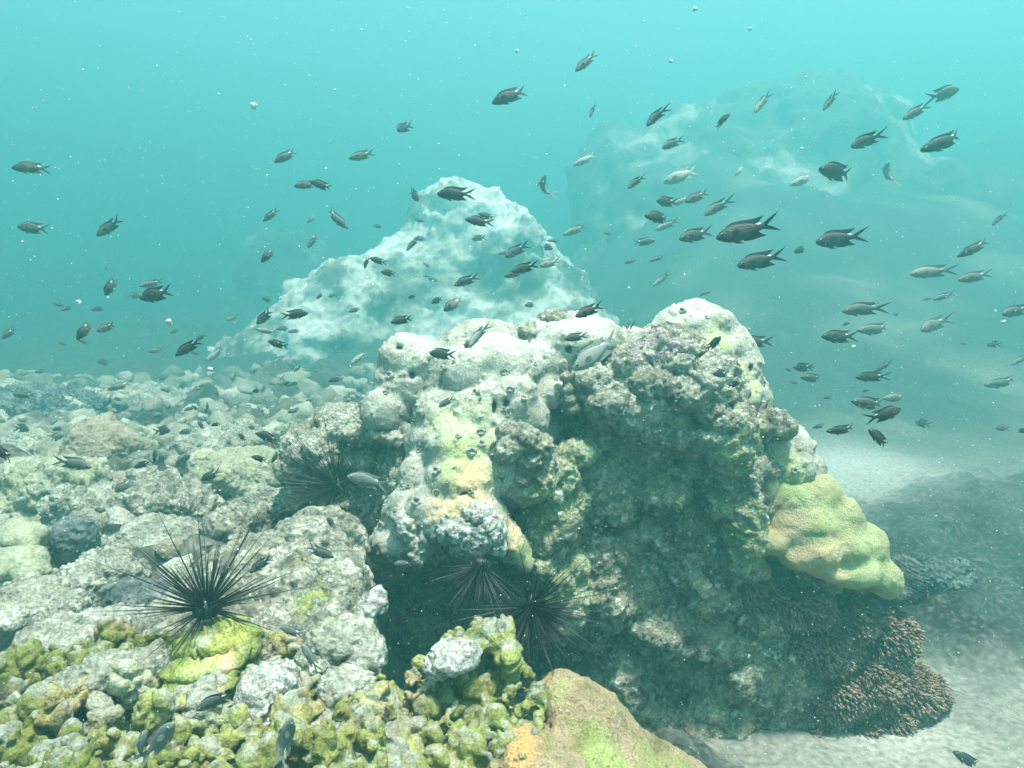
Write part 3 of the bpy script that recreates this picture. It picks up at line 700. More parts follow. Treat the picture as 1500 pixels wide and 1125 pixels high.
# thick lime and tan ledges, one above the other
pr = [E(330, 932, 1.42, 40, 24, .07), E(300, 945, 1.42, 46, 20, .07, -8), E(360, 945, 1.42, 24, 22, .06)]
place_solid('knobbly_coral', 'rounded olive coral knob with a whitish cap just under the black urchin on the left', 'coral', pr, 0.005, M['green'], 'fgB', knob_disp(95), patches([(335, 940, 1.36, 40, (.36, .36, .10), .9), (290, 925, 1.36, 26, (.45, .45, .40), .9)]), k=0.015)
pr = [E(300, 972, 1.36, 48, 13, .06, -6), E(340, 966, 1.36, 24, 12, .05), E(262, 980, 1.36, 24, 14, .05)]
place_solid('ledge_coral', 'tan-topped ledge of coral, upper of two below the olive knob', 'coral', pr, 0.005, M['green'], 'fgC', knob_disp(97, .6), patches([(310, 962, 1.3, 50, (.60, .42, .22), .95), (290, 985, 1.3, 36, LIME, .9)]), k=0.015)
pr = [E(285, 1012, 1.30, 50, 15, .06, -8), E(325, 1000, 1.30, 24, 12, .05), E(250, 1020, 1.30, 22, 20, .05)]
place_solid('ledge_coral', 'tan-topped ledge of coral, lower of two below the olive knob', 'coral', pr, 0.005, M['green'], 'fgD', knob_disp(98, .6), patches([(290, 1000, 1.24, 50, (.58, .40, .20), .95), (270, 1030, 1.24, 36, (.36, .36, .12), .9)]), k=0.015)
# encrusted dead coral lumps in the foreground
def crusted(label, prims, seed, mat='rubble', key=None, name='encrusted_rock', amp=.8):
    def d(v, n):
        d1, d2, _ = worley(v, 60, seed)
        return amp * (0.015 * fbm(v, 42, 4, seed + 3, ridged=True) + 0.012 * (d2 - d1 - 0.3))
    return place_solid(name, label, 'rock', prims, 0.0045, M[mat], key, d, None, k=0.012, warp=0.006, warp_scale=30, seed=seed)
crusted('rough white encrusted lump right of the two tan ledges', [E(385, 1015, 1.28, 34, 34, .06), E(370, 1040, 1.27, 30, 24, .05), E(410, 1000, 1.3, 30, 22, .05), E(400, 1045, 1.27, 24, 18, .05)], 101, 'white_crust', 'fgE')
crusted('pale crusty rubble rock left of the olive knob, on the knobbly coral', [E(150, 985, 1.35, 60, 20, .06, -10), E(215, 975, 1.36, 30, 16, .05), E(90, 1010, 1.34, 40, 18, .05, -14)], 103, 'reef_grey', 'fgF')
crusted('greyish crusted rock above the dark crevice, right of the encrusted lump', [E(500, 935, 1.42, 50, 22, .07), E(535, 960, 1.4, 28, 26, .06), E(470, 960, 1.4, 34, 18, .06)], 104, 'reef_grey', 'fgG')
crusted('grey crusted knob at the very bottom edge beside the crevice', [E(505, 1010, 1.3, 40, 24, .06), E(480, 1060, 1.24, 32, 22, .05), E(530, 1040, 1.27, 26, 26, .05)], 105, 'reef_grey', 'fgH')
# low slabs of dead coral that the left urchin lives on
pr = [B(-0.66, 1.85, 0.74, 0.18, 0.24, 0.10), B(-0.56, 2.0, 0.77, 0.13, 0.22, 0.10), B(-0.49, 1.75, 0.74, 0.13, 0.18, 0.10), B(-0.42, 1.62, 0.72, 0.09, 0.12, 0.08), B(-0.72, 1.65, 0.71, 0.16, 0.16, 0.09), B(-0.52, 1.56, 0.71, 0.12, 0.10, 0.07), B(-0.38, 1.52, 0.68, 0.08, 0.08, 0.07), B(-0.5, 1.7, 0.60, .15, .15, .15)]
def slab_disp(v, n):
    d1, d2, _ = worley(v, 26, 111)
    e1, _, _ = worley(v, 55, 112)
    return 0.024 * fbm(v, 13, 5, 113, ridged=True) - 0.022 * sstep(0.36, 0.15, d1) - 0.012 * sstep(0.35, 0.15, e1) + 0.009 * fbm(v, 60, 3, 115)
place_solid('dead_coral_slab', 'broad pale pitted slab of dead coral behind the left black urchin', 'rock', pr, 0.0065, M['slab'], 'slab', slab_disp, patches([(460, 885, 1.6, 30, (.26, .29, .09), .9)] + [(RND.uniform(280, 540), RND.uniform(750, 900), 1.75, RND.uniform(8, 26), RND.choice([(.05, .05, .04), (.09, .09, .07), (.48, .47, .40), (.42, .40, .33), (.24, .22, .13)]), .8) for _ in range(44)]), k=0.04, warp=0.024, warp_scale=13, seed=14)
crusted('pair of white curled tube lumps on the edge of the pale slab by the cave', [E(552, 880, 1.62, 14, 16, .03), E(535, 895, 1.6, 14, 12, .03), E(520, 905, 1.6, 10, 10, .03)], 107, 'white_crust', None)

# knobbly mass in the centre foreground
dB = lambda u, v: ground_d(u, v, 0.735 - 0.10 * max(0, (v - 900) / 225))
polyB = [(700, 905), (740, 925), (775, 985), (800, 1040), (760, 1150), (570, 1150), (585, 1040), (600, 985), (640, 950)]
prims = [B(-0.09, 1.33, 0.52, 0.11, 0.14, 0.13), B(-0.12, 1.2, 0.48, 0.11, 0.12, 0.13), B(-0.03, 1.28, 0.49, 0.09, 0.14, 0.12), B(-0.07, 1.45, 0.57, 0.09, 0.1, 0.12), B(-0.1, 1.08, 0.46, 0.12, 0.12, 0.12)]
prims += [E(715, 935, 1.5, 26, 26, .05), E(740, 925, 1.5, 16, 22, .04), E(690, 950, 1.47, 22, 18, .05), E(745, 960, 1.45, 24, 22, .05)]
prims += knob_field(polyB, dB, 170, 0.010, 0.027, 17)
sp = [(RND.uniform(590, 800), RND.uniform(930, 1125), 1.3, RND.uniform(18, 40), RND.choice([LIME, (.42, .46, .12), (.44, .36, .14)]), .8) for _ in range(18)]
sp += [(655, 965, 1.4, 34, (.52, .52, .47), .95), (720, 1010, 1.3, 18, PALE, .9), (610, 1050, 1.25, 24, (.5, .5, .46), .9), (745, 1040, 1.3, 14, PALE, .9), (640, 1010, 1.3, 20, (.46, .46, .4), .8)]
place_solid('knobbly_coral', 'lime green knobbly coral with white crusted tips under the middle urchin', 'coral', prims, 0.0055, M['green'], 'fgI', knob_disp(120, .8), knob_pig(121, sp), k=0.011, warp=0.004, warp_scale=25, seed=15)
crusted('rough white crust capping the centre knobbly coral', [E(660, 962, 1.40, 30, 18, .05), E(640, 975, 1.4, 18, 14, .04), E(685, 960, 1.41, 16, 14, .04)], 109, 'white_crust', None, amp=.7)
# tan plate
pr = [E(860, 1045, 1.48, 60, 40, .09, 30), E(820, 1020, 1.5, 36, 30, .08), E(905, 1080, 1.48, 60, 34, .09, 30), E(960, 1120, 1.48, 60, 30, .09, 30), E(840, 1100, 1.40, 70, 40, .10), E(770, 1110, 1.3, 50, 40, .09), E(880, 1150, 1.36, 120, 40, .1), E(1010, 1150, 1.46, 70, 26, .09, 25), E(800, 1160, 1.25, 90, 50, .1)]
def plate_disp(v, n):
    d1, d2, _ = worley(v, 20, 131)
    e1, _, ei = worley(v, 34, 134)
    return 0.012 * fbm(v, 11, 4, 132) + 0.007 * sstep(0.3, 0.05, d1) - 0.008 * sstep(0.3, 0.12, e1) * (ei > .6) + 0.005 * fbm(v, 60, 4, 133)
place_solid('plate_coral', 'smooth tan and olive plate coral sloping down to the right in the centre foreground', 'coral', pr, 0.006, M['orange'], 'plate', plate_disp, patches([(820, 1010, 1.42, 34, LIME, .6), (960, 1100, 1.4, 36, (.24, .27, .10), .7), (1010, 1120, 1.4, 40, (.26, .30, .10), .7), (870, 1105, 1.35, 40, (.16, .19, .05), .8), (900, 1130, 1.3, 50, LIME, .8), (815, 1060, 1.3, 30, (.17, .2, .06), .8), (760, 1090, 1.25, 40, (.5, .30, .12), .9)]), k=0.03, warp=0.006, warp_scale=12, seed=16)
# ---------------------------------------------------------------- reef rocks and coral heads further off
def boulder(name, label, cat, u, v, d, ru, rv, mat, seed, rd=None, lumps=11, rough=1.35, knobs=0.0, group=None):
    r = random.Random(seed); s = S(d)
    rd = ru * s * 0.9 if rd is None else rd
    c = np.array(P(u, v, d)); vox = max(0.006, ru * s * 2 / 62)
    prims = [B(c[0], c[1], c[2] - 0.15 * rv * s, ru * s * .8, rd * .8, rv * s * .85)]
    for i in range(lumps):
        a = i * 2.4 + r.uniform(-.5, .5); q = r.uniform(.35, .72)
        prims.append(B(c[0] + math.cos(a) * ru * s * q, c[1] + math.sin(a) * rd * q, c[2] + rv * s * r.uniform(-.5, .35), ru * s * r.uniform(.28, .5), rd * r.uniform(.28, .5), rv * s * r.uniform(.32, .6)))
    size = ru * s
    def disp(p, n):
        d1, d2, _ = worley(p, 2.6 / size, seed)
        out = rough * size * (0.12 * fbm(p, 3.0 / size, 4, seed + 1, ridged=True) - 0.12 * (d1 - .5) - 0.06 * fbm(p, 9 / size, 3, seed + 2, ridged=True))
        if knobs:
            e1, _, _ = worley(p, knobs, seed + 5); out = out - 0.55 / knobs * (e1 - 0.4)
        return out
    vv, ff = solid(prims, vox, k=0.25 * min(ru, rv) * s, warp=0.05 * size * rough, warp_scale=2.2 / size, seed=seed)
    nn = normals(vv, ff); vv = vv + nn * disp(vv, nn)[:, None]
    if d < 4: remember(label, vv, ff)
    org = np.array((c[0], c[1], c[2] - rv * s))
    o = obj(name, mesh_np(name, vv - org, ff), M[mat], None, org)
    return tag(o, label, cat, group)
boulder('coral_mound', 'brownish rounded coral mound standing in the haze on the left', 'coral', 148, 661, 3.5, 67, 65, 'reef_brown', 201, rough=.7)
boulder('coral_mound', 'small pinkish brown coral mound right of the brownish one in the left haze', 'coral', 190, 668, 3.6, 40, 44, 'reef_brown', 202, rough=.7)
boulder('reef_rock', 'pale ochre rubble hump below the brownish coral mound', 'rock', 75, 711, 3.0, 90, 52, 'reef_smooth', 203)
boulder('reef_rock', 'whitish bumpy rock under the two plump fish on the left', 'rock', 232, 738, 2.85, 84, 57, 'rubble', 204, lumps=9)
boulder('reef_rock', 'pale knobbly rock sloping left of the whitish bumpy rock', 'rock', 140, 744, 2.8, 74, 44, 'reef_grey', 205, lumps=8)
boulder('bumpy_coral', 'dark blue-grey ball of coral with a bumpy skin near the left edge', 'coral', 108, 788, 2.35, 45, 49, 'reef_dark', 206, lumps=3, rough=.35, knobs=55)
boulder('smooth_coral', 'smooth grey-green coral dome at the left edge, upper of two', 'coral', 22, 788, 2.2, 55, 28, 'reef_smooth', 207, rough=.35)
boulder('smooth_coral', 'smooth grey-green coral dome at the left edge, lower of two', 'coral', 20, 822, 2.1, 55, 31, 'reef_smooth', 208, rough=.35)
boulder('reef_rock', 'grey flat-topped rock right of the dark bumpy coral ball', 'rock', 232, 786, 2.35, 74, 33, 'reef_grey', 209, rough=.8)
boulder('reef_rock', 'grey-brown rock in front of the dark bumpy coral ball', 'rock', 150, 846, 2.05, 74, 41, 'reef_grey', 210)
boulder('reef_rock', 'dim grey rock between the pale slab and the flat-topped rock', 'rock', 205, 876, 1.9, 55, 31, 'reef_dark', 211, rough=.8)
boulder('reef_rock', 'low dark rubble rock at the left edge above the knobbly coral', 'rock', 40, 886, 1.75, 79, 31, 'reef_grey', 212)
boulder('reef_rock', 'pale rubble rock at the left edge below the lower smooth dome', 'rock', 95, 931, 1.55, 84, 26, 'reef_grey', 213)
boulder('reef_rock', 'hazy blue-green boulder between the left wing of the bommie and the whitish rock', 'rock', 345, 696, 3.2, 69, 49, 'reef_smooth', 214, rough=.7)
boulder('reef_rock', 'low hazy shelf of rock behind the dark little fish left of the bommie', 'rock', 320, 651, 4.2, 79, 23, 'reef_grey', 215)
boulder('reef_rock', 'dim hazy rock hump far off at the left edge', 'rock', 50, 600, 5.5, 90, 40, 'reef_dark', 216)
boulder('reef_rock', 'faint hazy rock far behind the brownish coral mound', 'rock', 230, 590, 6.2, 90, 20, 'reef_grey', 217)
boulder('reef_rock', 'dark hazy boulder on the slope right of the ridged coral', 'rock', 1385, 850, 3.4, 44, 40, 'reef_dark', 218)
boulder('reef_rock', 'dark hazy boulder at the right edge beyond the sand', 'rock', 1475, 800, 4.3, 90, 40, 'reef_dark', 219)
boulder('reef_rock', 'dark low boulder at the right edge above the sand strip', 'rock', 1460, 905, 3.6, 90, 44, 'reef_dark', 220)
boulder('reef_rock', 'long dark reef hump behind the pale sand patch on the right', 'rock', 1420, 735, 5.6, 150, 22, 'reef_dark', 221)
boulder('reef_rock', 'low dark hump below the long reef hump on the right', 'rock', 1400, 775, 4.9, 110, 22, 'reef_dark', 222)
boulder('reef_rock', 'dark rubble rock at the bottom beneath the shaggy brown coral', 'rock', 1330, 1120, 2.3, 50, 16, 'reef_dark', 224)
boulder('reef_rock', 'pale slope of rock right of the shaggy brown coral', 'rock', 1420, 985, 2.9, 70, 22, 'reef_grey', 225)

boulder('reef_rock', 'hazy rounded head of pale rock between the ochre hump and the left edge', 'rock', 20, 742, 2.9, 60, 34, 'reef_smooth', 231, rough=.9)
boulder('reef_rock', 'pale bumpy head of rock at the far side of the pale slab', 'rock', 345, 765, 2.35, 52, 34, 'rubble', 232)
boulder('reef_rock', 'grey rounded head of rock directly left of the left black urchin', 'rock', 170, 915, 1.7, 60, 28, 'reef_grey', 233)
boulder('reef_rock', 'hazy rounded rock behind the small pinkish mound', 'rock', 255, 655, 4.4, 56, 30, 'reef_smooth', 234)
boulder('reef_rock', 'dim rounded rock at the left edge, in the haze above the ochre hump', 'rock', 30, 668, 4.0, 62, 34, 'reef_grey', 235)
boulder('reef_rock', 'hazy low rock in front of the left wing urchin', 'rock', 395, 735, 2.7, 40, 26, 'reef_grey', 236)
boulder('coral_mound', 'olive brown coral head between the ochre hump and the whitish bumpy rock', 'coral', 165, 712, 3.1, 40, 32, 'reef_brown', 237, rough=.8)

# the tall pinnacle behind, and the dim slope beyond it
def big_rock(name, label, prims, voxel, mat, seed, amp, sc, k, planes=()):
    def disp(p, n):
        d1, d2, _ = worley(p, 1.6 * sc, seed)
        return amp * (0.8 * fbm(p, sc, 5, seed + 1) - 0.7 * (d1 - .5) - 0.6 * fbm(p, sc * 2.6, 6, seed + 2, gain=0.6, ridged=True))
    vv, ff = solid(prims, voxel, k=k, planes=planes, warp=amp * .8, warp_scale=sc * .7, seed=seed)
    nn = normals(vv, ff); vv = vv + nn * disp(vv, nn)[:, None]
    org = np.mean([c for c, r, R in prims], 0); org[2] = 0
    return tag(obj(name, mesh_np(name, vv - org, ff), M[mat], None, org), label, 'rock')
pl = np.array(P(750, 290, 13.56)); p2 = np.array(P(915, 480, 12.72)); p3 = p2 + np.array((0.15, 1.0, 0.0))
nr = np.cross(p2 - pl, p3 - pl); nr /= np.linalg.norm(nr); nr = nr if nr[0] > 0 else -nr
big_rock('rock_pinnacle', 'tall pale rock pinnacle with a straight right edge fading in the haze behind the bommie',
         [E(560, 610, 13.0, 250, 130, 1.9), E(470, 580, 13.0, 130, 110, 1.6), E(665, 330, 14.15, 75, 70, 1.13), E(720, 320, 14.15, 55, 50, 1.02), E(640, 420, 13.93, 110, 90, 1.44), E(760, 400, 13.93, 100, 90, 1.44), E(700, 500, 13.73, 220, 120, 1.64), E(800, 520, 13.32, 160, 110, 1.64), E(520, 480, 12.96, 120, 100, 1.32), E(450, 540, 12.96, 160, 90, 1.44), E(560, 490, 13.93, 110, 90, 1.44), E(700, 640, 13.32, 260, 140, 1.85)],
         0.07, 'far_rock', 301, 0.30, 0.8, 0.25, [(pl, nr)])
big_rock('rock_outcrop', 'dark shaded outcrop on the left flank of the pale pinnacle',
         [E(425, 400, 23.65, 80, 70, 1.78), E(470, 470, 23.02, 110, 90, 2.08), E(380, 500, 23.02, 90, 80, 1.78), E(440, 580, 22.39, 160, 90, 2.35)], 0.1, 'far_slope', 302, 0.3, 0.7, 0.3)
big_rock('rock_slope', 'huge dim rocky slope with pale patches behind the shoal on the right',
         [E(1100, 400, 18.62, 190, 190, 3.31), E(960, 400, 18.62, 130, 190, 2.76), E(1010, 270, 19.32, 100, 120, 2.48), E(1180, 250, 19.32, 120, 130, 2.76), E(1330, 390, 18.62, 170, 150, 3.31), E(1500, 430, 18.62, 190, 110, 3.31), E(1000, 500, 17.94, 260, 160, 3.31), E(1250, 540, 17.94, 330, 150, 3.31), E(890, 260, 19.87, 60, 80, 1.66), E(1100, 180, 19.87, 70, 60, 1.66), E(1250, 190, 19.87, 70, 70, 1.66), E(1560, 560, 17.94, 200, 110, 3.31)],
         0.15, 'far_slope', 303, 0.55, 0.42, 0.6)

# ---------------------------------------------------------------- sea urchins
M['urchin'], nt, b = nodes('black_urchin')
b.inputs['Base Color'].default_value = (0.010, 0.011, 0.012, 1); b.inputs['Roughness'].default_value = 0.45
def spine_mesh(seed):
    r = random.Random(seed); v = []; f = []
    bx, by = r.uniform(-.03, .03), r.uniform(-.03, .03)
    ts = (0, .3, .65, 1.0); ws = (1.0, .8, .55, .12)
    for t, w in zip(ts, ws):
        for a in range(5):
            th = a * 2 * math.pi / 5
            v.append((0.006 * w * math.cos(th) + bx * t * t, 0.006 * w * math.sin(th) + by * t * t, t))
    for i in range(3):
        for a in range(5): f.append((i * 5 + a, i * 5 + (a + 1) % 5, (i + 1) * 5 + (a + 1) % 5, (i + 1) * 5 + a))
    me = mesh_np('spine', np.array(v), np.array(f)); me.materials.append(M['urchin']); return me
SPINES = [spine_mesh(i) for i in range(5)]
def test_mesh(R):
    u = np.linspace(0, 2 * math.pi, 29)[:-1]; w = np.linspace(0.02, math.pi - 0.02, 15)
    U, W = np.meshgrid(u, w, indexing='ij')
    rr = R * (1 + 0.05 * np.cos(10 * U) * np.sin(W))
    v = np.stack((rr * np.sin(W) * np.cos(U), rr * np.sin(W) * np.sin(U), 0.72 * rr * np.cos(W)), -1).reshape(-1, 3)
    a = np.arange(28 * 15).reshape(28, 15)
    f = np.stack((a[:, :-1], a[:, 1:], np.roll(a, -1, 0)[:, 1:], np.roll(a, -1, 0)[:, :-1]), -1).reshape(-1, 4)
    me = mesh_np('test', v, f); me.materials.append(M['urchin']); return me
def urchin(label, loc, axis, R, spine, n, extra, seed, lean=(0, 0, 0), lo=-.15, thick=1.0):
    r = random.Random(seed)
    q = Vector(axis).normalized().to_track_quat('Z', 'Y')
    root = thing('sea_urchin', label, 'sea urchin', loc, 'black long-spined sea urchins on the reef')
    t = obj('test', test_mesh(R), None, root); t.rotation_euler = q.to_euler()
    def direction():
        z = r.uniform(lo, 1.0); a = r.uniform(0, 2 * math.pi); w = math.sqrt(max(0, 1 - z * z))
        d = q @ Vector((w * math.cos(a), w * math.sin(a), z)) + Vector(lean) * r.uniform(0, 1)
        return d.normalized()
    for i in range(n):
        d = direction(); L = spine * r.uniform(0.35, 1.05)
        s = obj('spine', SPINES[i % 5], None, root)
        s.location = d * R * 0.75
        s.rotation_euler = d.to_track_quat('Z', 'Y').to_euler()
        s.scale = (0.33 * thick, 0.33 * thick, L)
    vs = []; fs = []
    for i in range(extra):
        d = direction(); L = spine * r.uniform(0.25, 0.55); m = d.to_track_quat('Z', 'Y').to_matrix(); o0 = d * R * 0.75
        k0 = len(vs)
        for c, w in ((0, 1.0), (1, .15)):
            for a in range(4):
                th = a * math.pi / 2
                vs.append(o0 + m @ Vector((0.0018 * thick * w * math.cos(th), 0.0018 * thick * w * math.sin(th), L * c)))
        for a in range(4): fs.append((k0 + a, k0 + (a + 1) % 4, k0 + 4 + (a + 1) % 4, k0 + 4 + a))
    if extra:
        e = obj('short_spines', mesh_np('short_spines', np.array([tuple(x) for x in vs]), np.array(fs)), M['urchin'], root); tag(e, kind='stuff')
    return root
urchin('black urchin with long spines on the pale slab above the olive knob', P(303, 890, 1.47), (0.05, -0.25, 1), 0.030, 0.235, 66, 90, 1, (0.15, 0.0, 0.25), -.12)
urchin('black urchin spreading its spines over the centre knobbly coral', P(778, 888, 1.62), (0.15, -0.75, -0.15), 0.036, 0.165, 95, 260, 2, (0.15, -.1, -0.35), -.05)
urchin('black urchin tucked up under the white growth in the cave roof', P(705, 828, 1.92), (-0.15, -0.6, -0.65), 0.028, 0.17, 70, 90, 3, (-0.1, -.2, -0.5), -.1)
urchin('black urchin hiding in the shaded left wing of the bommie', P(492, 712, 2.36), (-0.55, -0.5, 0.35), 0.036, 0.27, 70, 100, 4, (-0.5, 0, 0.35), -.1)
urchin('tiny urchin showing only its spine tips behind the saddle of the bommie', P(917, 490, 2.50), (0, -.2, 1), 0.014, 0.055, 26, 0, 5, (0, 0, .3), .1, 1.0)
# ---------------------------------------------------------------- fish
def fish_material():
    m, nt, b = nodes('damselfish_skin')
    tc = N(nt, 'ShaderNodeTexCoord'); sep = N(nt, 'ShaderNodeSeparateXYZ'); nt.links.new(tc.outputs['Object'], sep.inputs[0])
    mr = N(nt, 'ShaderNodeMapRange'); mr.inputs['From Min'].default_value = -0.14; mr.inputs['From Max'].default_value = 0.12
    nt.links.new(sep.outputs['Z'], mr.inputs['Value'])
    col = ramp(nt, mr.outputs[0], [(0.0, (0.075, 0.10, 0.098)), (0.4, (0.036, 0.052, 0.051)), (1.0, (0.014, 0.022, 0.022))])
    vo = N(nt, 'ShaderNodeTexVoronoi'); vo.inputs['Scale'].default_value = 46
    nt.links.new(tc.outputs['Object'], vo.inputs['Vector'])
    col = mix(nt, 0.7, col, ramp(nt, vo.outputs['Distance'], [(0.1, 1.25), (0.6, 0.6)]), 'MULTIPLY')
    oi = N(nt, 'ShaderNodeObjectInfo')
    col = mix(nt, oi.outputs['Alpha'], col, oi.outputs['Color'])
    nt.links.new(col, b.inputs['Base Color'])
    b.inputs['Roughness'].default_value = 0.5; b.inputs['Specular IOR Level'].default_value = 0.22
    bp = N(nt, 'ShaderNodeBump'); bp.inputs['Strength'].default_value = 0.25; bp.inputs['Distance'].default_value = 0.01
    nt.links.new(vo.outputs['Distance'], bp.inputs['Height']); nt.links.new(bp.outputs['Normal'], b.inputs['Normal'])
    return m
M['fish'] = fish_material()
def fin_material():
    m, nt, b = nodes('damselfish_fin')
    tc = N(nt, 'ShaderNodeTexCoord'); wv = N(nt, 'ShaderNodeTexWave'); wv.bands_direction = 'Z'
    wv.inputs['Scale'].default_value = 28; wv.inputs['Distortion'].default_value = 1.0
    nt.links.new(tc.outputs['Object'], wv.inputs['Vector'])
    oi = N(nt, 'ShaderNodeObjectInfo')
    nt.links.new(mix(nt, oi.outputs['Alpha'], ramp(nt, wv.outputs['Fac'], [(0.2, (0.02, 0.023, 0.02)), (0.8, (0.045, 0.05, 0.045))]), oi.outputs['Color']), b.inputs['Base Color'])
    b.inputs['Roughness'].default_value = 0.5; b.inputs['Specular IOR Level'].default_value = 0.2
    return m
M['fin'] = fin_material()
M['fin_white'], nt, b = nodes('white_fin_patch'); b.inputs['Base Color'].default_value = (0.8, 0.82, 0.78, 1); b.inputs['Roughness'].default_value = 0.4
M['eye'], nt, b = nodes('fish_eye'); b.inputs['Base Color'].default_value = (0.008, 0.008, 0.008, 1); b.inputs['Roughness'].default_value = 0.12
M['iris'], nt, b = nodes('fish_iris'); b.inputs['Base Color'].default_value = (0.42, 0.44, 0.36, 1); b.inputs['Roughness'].default_value = 0.25

# profile along the body: position, top, bottom, half width (fish is 1 long, snout at 0)
PROF = np.array([(0.0, .004, -.006, .003), (.02, .034, -.036, .022), (.06, .068, -.064, .042), (.12, .104, -.096, .058), (.20, .136, -.126, .067), (.30, .152, -.142, .069), (.40, .146, -.136, .063),
                 (.50, .120, -.112, .051), (.58, .088, -.082, .037), (.65, .058, -.054, .025), (.70, .045, -.042, .017), (.74, .046, -.043, .011)])
class Bend:
    def __init__(self, amount, deep): self.a, self.deep = amount, deep
    def __call__(self, v):
        """bend sideways along the length (an S with most of it in the tail) and stretch the depth"""
        v = np.asarray(v, np.float64).copy()
        x = v[:, 0]; y = v[:, 1]
        t = np.linspace(-0.05, 1.1, 80); th = self.a * (sstep(0.1, 1.0, t) * 1.5 - 0.35)
        cx = np.concatenate(([0], np.cumsum(np.cos(th[:-1]) * np.diff(t)))); cy = np.concatenate(([0], np.cumsum(np.sin(th[:-1]) * np.diff(t))))
        X = np.interp(x, t, cx); Y = np.interp(x, t, cy); T = np.interp(x, t, th)
        return np.stack((X - 0.5 - y * np.sin(T), Y + y * np.cos(T) - np.interp(0.5, t, cy), v[:, 2] * self.deep), 1)
def body_mesh(bend):
    n = 14; vs = []
    for x, top, bot, w in PROF:
        for i in range(n):
            a = 2 * math.pi * i / n
            ca, sa = math.cos(a), math.sin(a)
            z = (top + bot) / 2 + (top - bot) / 2 * ca
            y = w * math.copysign(abs(sa) ** 0.85, sa) * (1 - 0.15 * max(0, ca))
            vs.append((x, y, z))
    fs = []
    for r in range(len(PROF) - 1):
        for i in range(n): fs.append((r * n + i, (r + 1) * n + i, (r + 1) * n + (i + 1) % n, r * n + (i + 1) % n))
    vs.append((-0.004, 0, 0)); vs.append((.755, 0, 0.001)); a, b_ = len(vs) - 2, len(vs) - 1; k = (len(PROF) - 1) * n
    quads = np.array(fs)
    me = bpy.data.meshes.new('damselfish')
    me.from_pydata([tuple(p) for p in bend(np.array(vs))], [], fs + [(a, i, (i + 1) % n) for i in range(n)] + [(b_, k + (i + 1) % n, k + i) for i in range(n)])
    for p in me.polygons: p.use_smooth = True
    me.materials.append(M['fish']); return me
def fin_mesh(name, outline, bend, mat, thick=.004, y0=0.0, cells=None):
    """a fin as a thin two-sided blade; outline is a strip of (root point, edge point) pairs in x, z"""
    top = []; 
    for (x0, z0), (x1, z1) in outline:
        for t in (0, .5, 1.0): top.append((x0 + (x1 - x0) * t, z0 + (z1 - z0) * t, 1 - t))
    m = len(top); V = []
    for sgn in (1, -1):
        for x, z, t in top: V.append((x, y0 + sgn * thick * (0.25 + t), z))
    F = []
    k = len(outline)
    for i in range(k - 1):
        for j in (0, 1):
            q = (i * 3 + j, (i + 1) * 3 + j, (i + 1) * 3 + j + 1, i * 3 + j + 1)
            F.append(q); F.append(tuple(m + c for c in q[::-1]))
    rim = [i * 3 for i in range(k)] + [(k - 1) * 3 + 1] + [i * 3 + 2 for i in range(k - 1, -1, -1)] + [1]
    for a, b_ in zip(rim, rim[1:] + rim[:1]): F.append((b_, a, m + a, m + b_))
    me = bpy.data.meshes.new(name); me.from_pydata([tuple(p) for p in bend(np.array(V))], [], F)
    me.materials.append(mat); return me
def fin_set(bend):
    dorsal = [((.20, .120), (.185, .150)), ((.28, .135), (.29, .186)), ((.38, .132), (.41, .188)), ((.48, .110), (.53, .170)), ((.56, .080), (.64, .160)), ((.60, .066), (.76, .165)), ((.63, .055), (.68, .098))]
    anal = [((.40, -.120), (.41, -.160)), ((.48, -.103), (.53, -.172)), ((.55, -.078), (.63, -.160)), ((.59, -.066), (.74, -.160)), ((.63, -.052), (.66, -.090))]
    tail_up = [((.71, .010), (.80, .018)), ((.71, .022), (.86, .060)), ((.71, .032), (.99, .165)), ((.705, .040), (.84, .105)), ((.70, .044), (.75, .062))]
    tail_lo = [((.71, -.010), (.80, -.014)), ((.71, -.022), (.86, -.056)), ((.71, -.032), (.97, -.155)), ((.705, -.038), (.83, -.098)), ((.70, -.042), (.75, -.058))]
    tail_mid = [((.70, .03), (.79, .03)), ((.70, .0), (.785, .0)), ((.70, -.03), (.79, -.03))]
    pelvic = [((.24, -.115), (.30, -.165)), ((.28, -.125), (.40, -.185)), ((.31, -.125), (.36, -.155))]
    white = [((.60, .064), (.655, .082)), ((.625, .052), (.69, .060)), ((.66, .048), (.70, .050))]
    tail = bpy.data.meshes.new('tail_fin')
    parts = [fin_mesh('t', o, bend, M['fin']) for o in (tail_up, tail_lo, tail_mid)]
    V, Fc = [], []
    for p in parts:
        k = len(V); V += [tuple(x.co) for x in p.vertices]; Fc += [tuple(k + i for i in f.vertices) for f in p.polygons]
        bpy.data.meshes.remove(p)
    tail.from_pydata(V, [], Fc); tail.materials.append(M['fin'])
    return [('dorsal_fin', fin_mesh('dorsal_fin', dorsal, bend, M['fin'])), ('anal_fin', fin_mesh('anal_fin', anal, bend, M['fin'])), ('tail_fin', tail),
            ('pelvic_fin', fin_mesh('pelvic_fin', pelvic, bend, M['fin'], .003, .018)), ('pelvic_fin', fin_mesh('pelvic_fin', pelvic, bend, M['fin'], .003, -.018)),
            ('white_spot', fin_mesh('white_spot', white, bend, M['fin_white'], .008))]
def pectoral(bend, side):
    ol = [((.235, .01), (.30, .055)), ((.238, -.01), (.36, .02)), ((.236, -.03), (.35, -.025)), ((.232, -.04), (.30, -.06))]
    me = fin_mesh('pectoral_fin', ol, lambda v: v, M['fin'], .002)
    co = np.array([tuple(x.co) for x in me.vertices]); co[:, 1] = side * (0.066 + (co[:, 0] - .235) * 0.45) + co[:, 1]
    co = bend(co)
    for x, c in zip(me.vertices, co): x.co = c
    return me
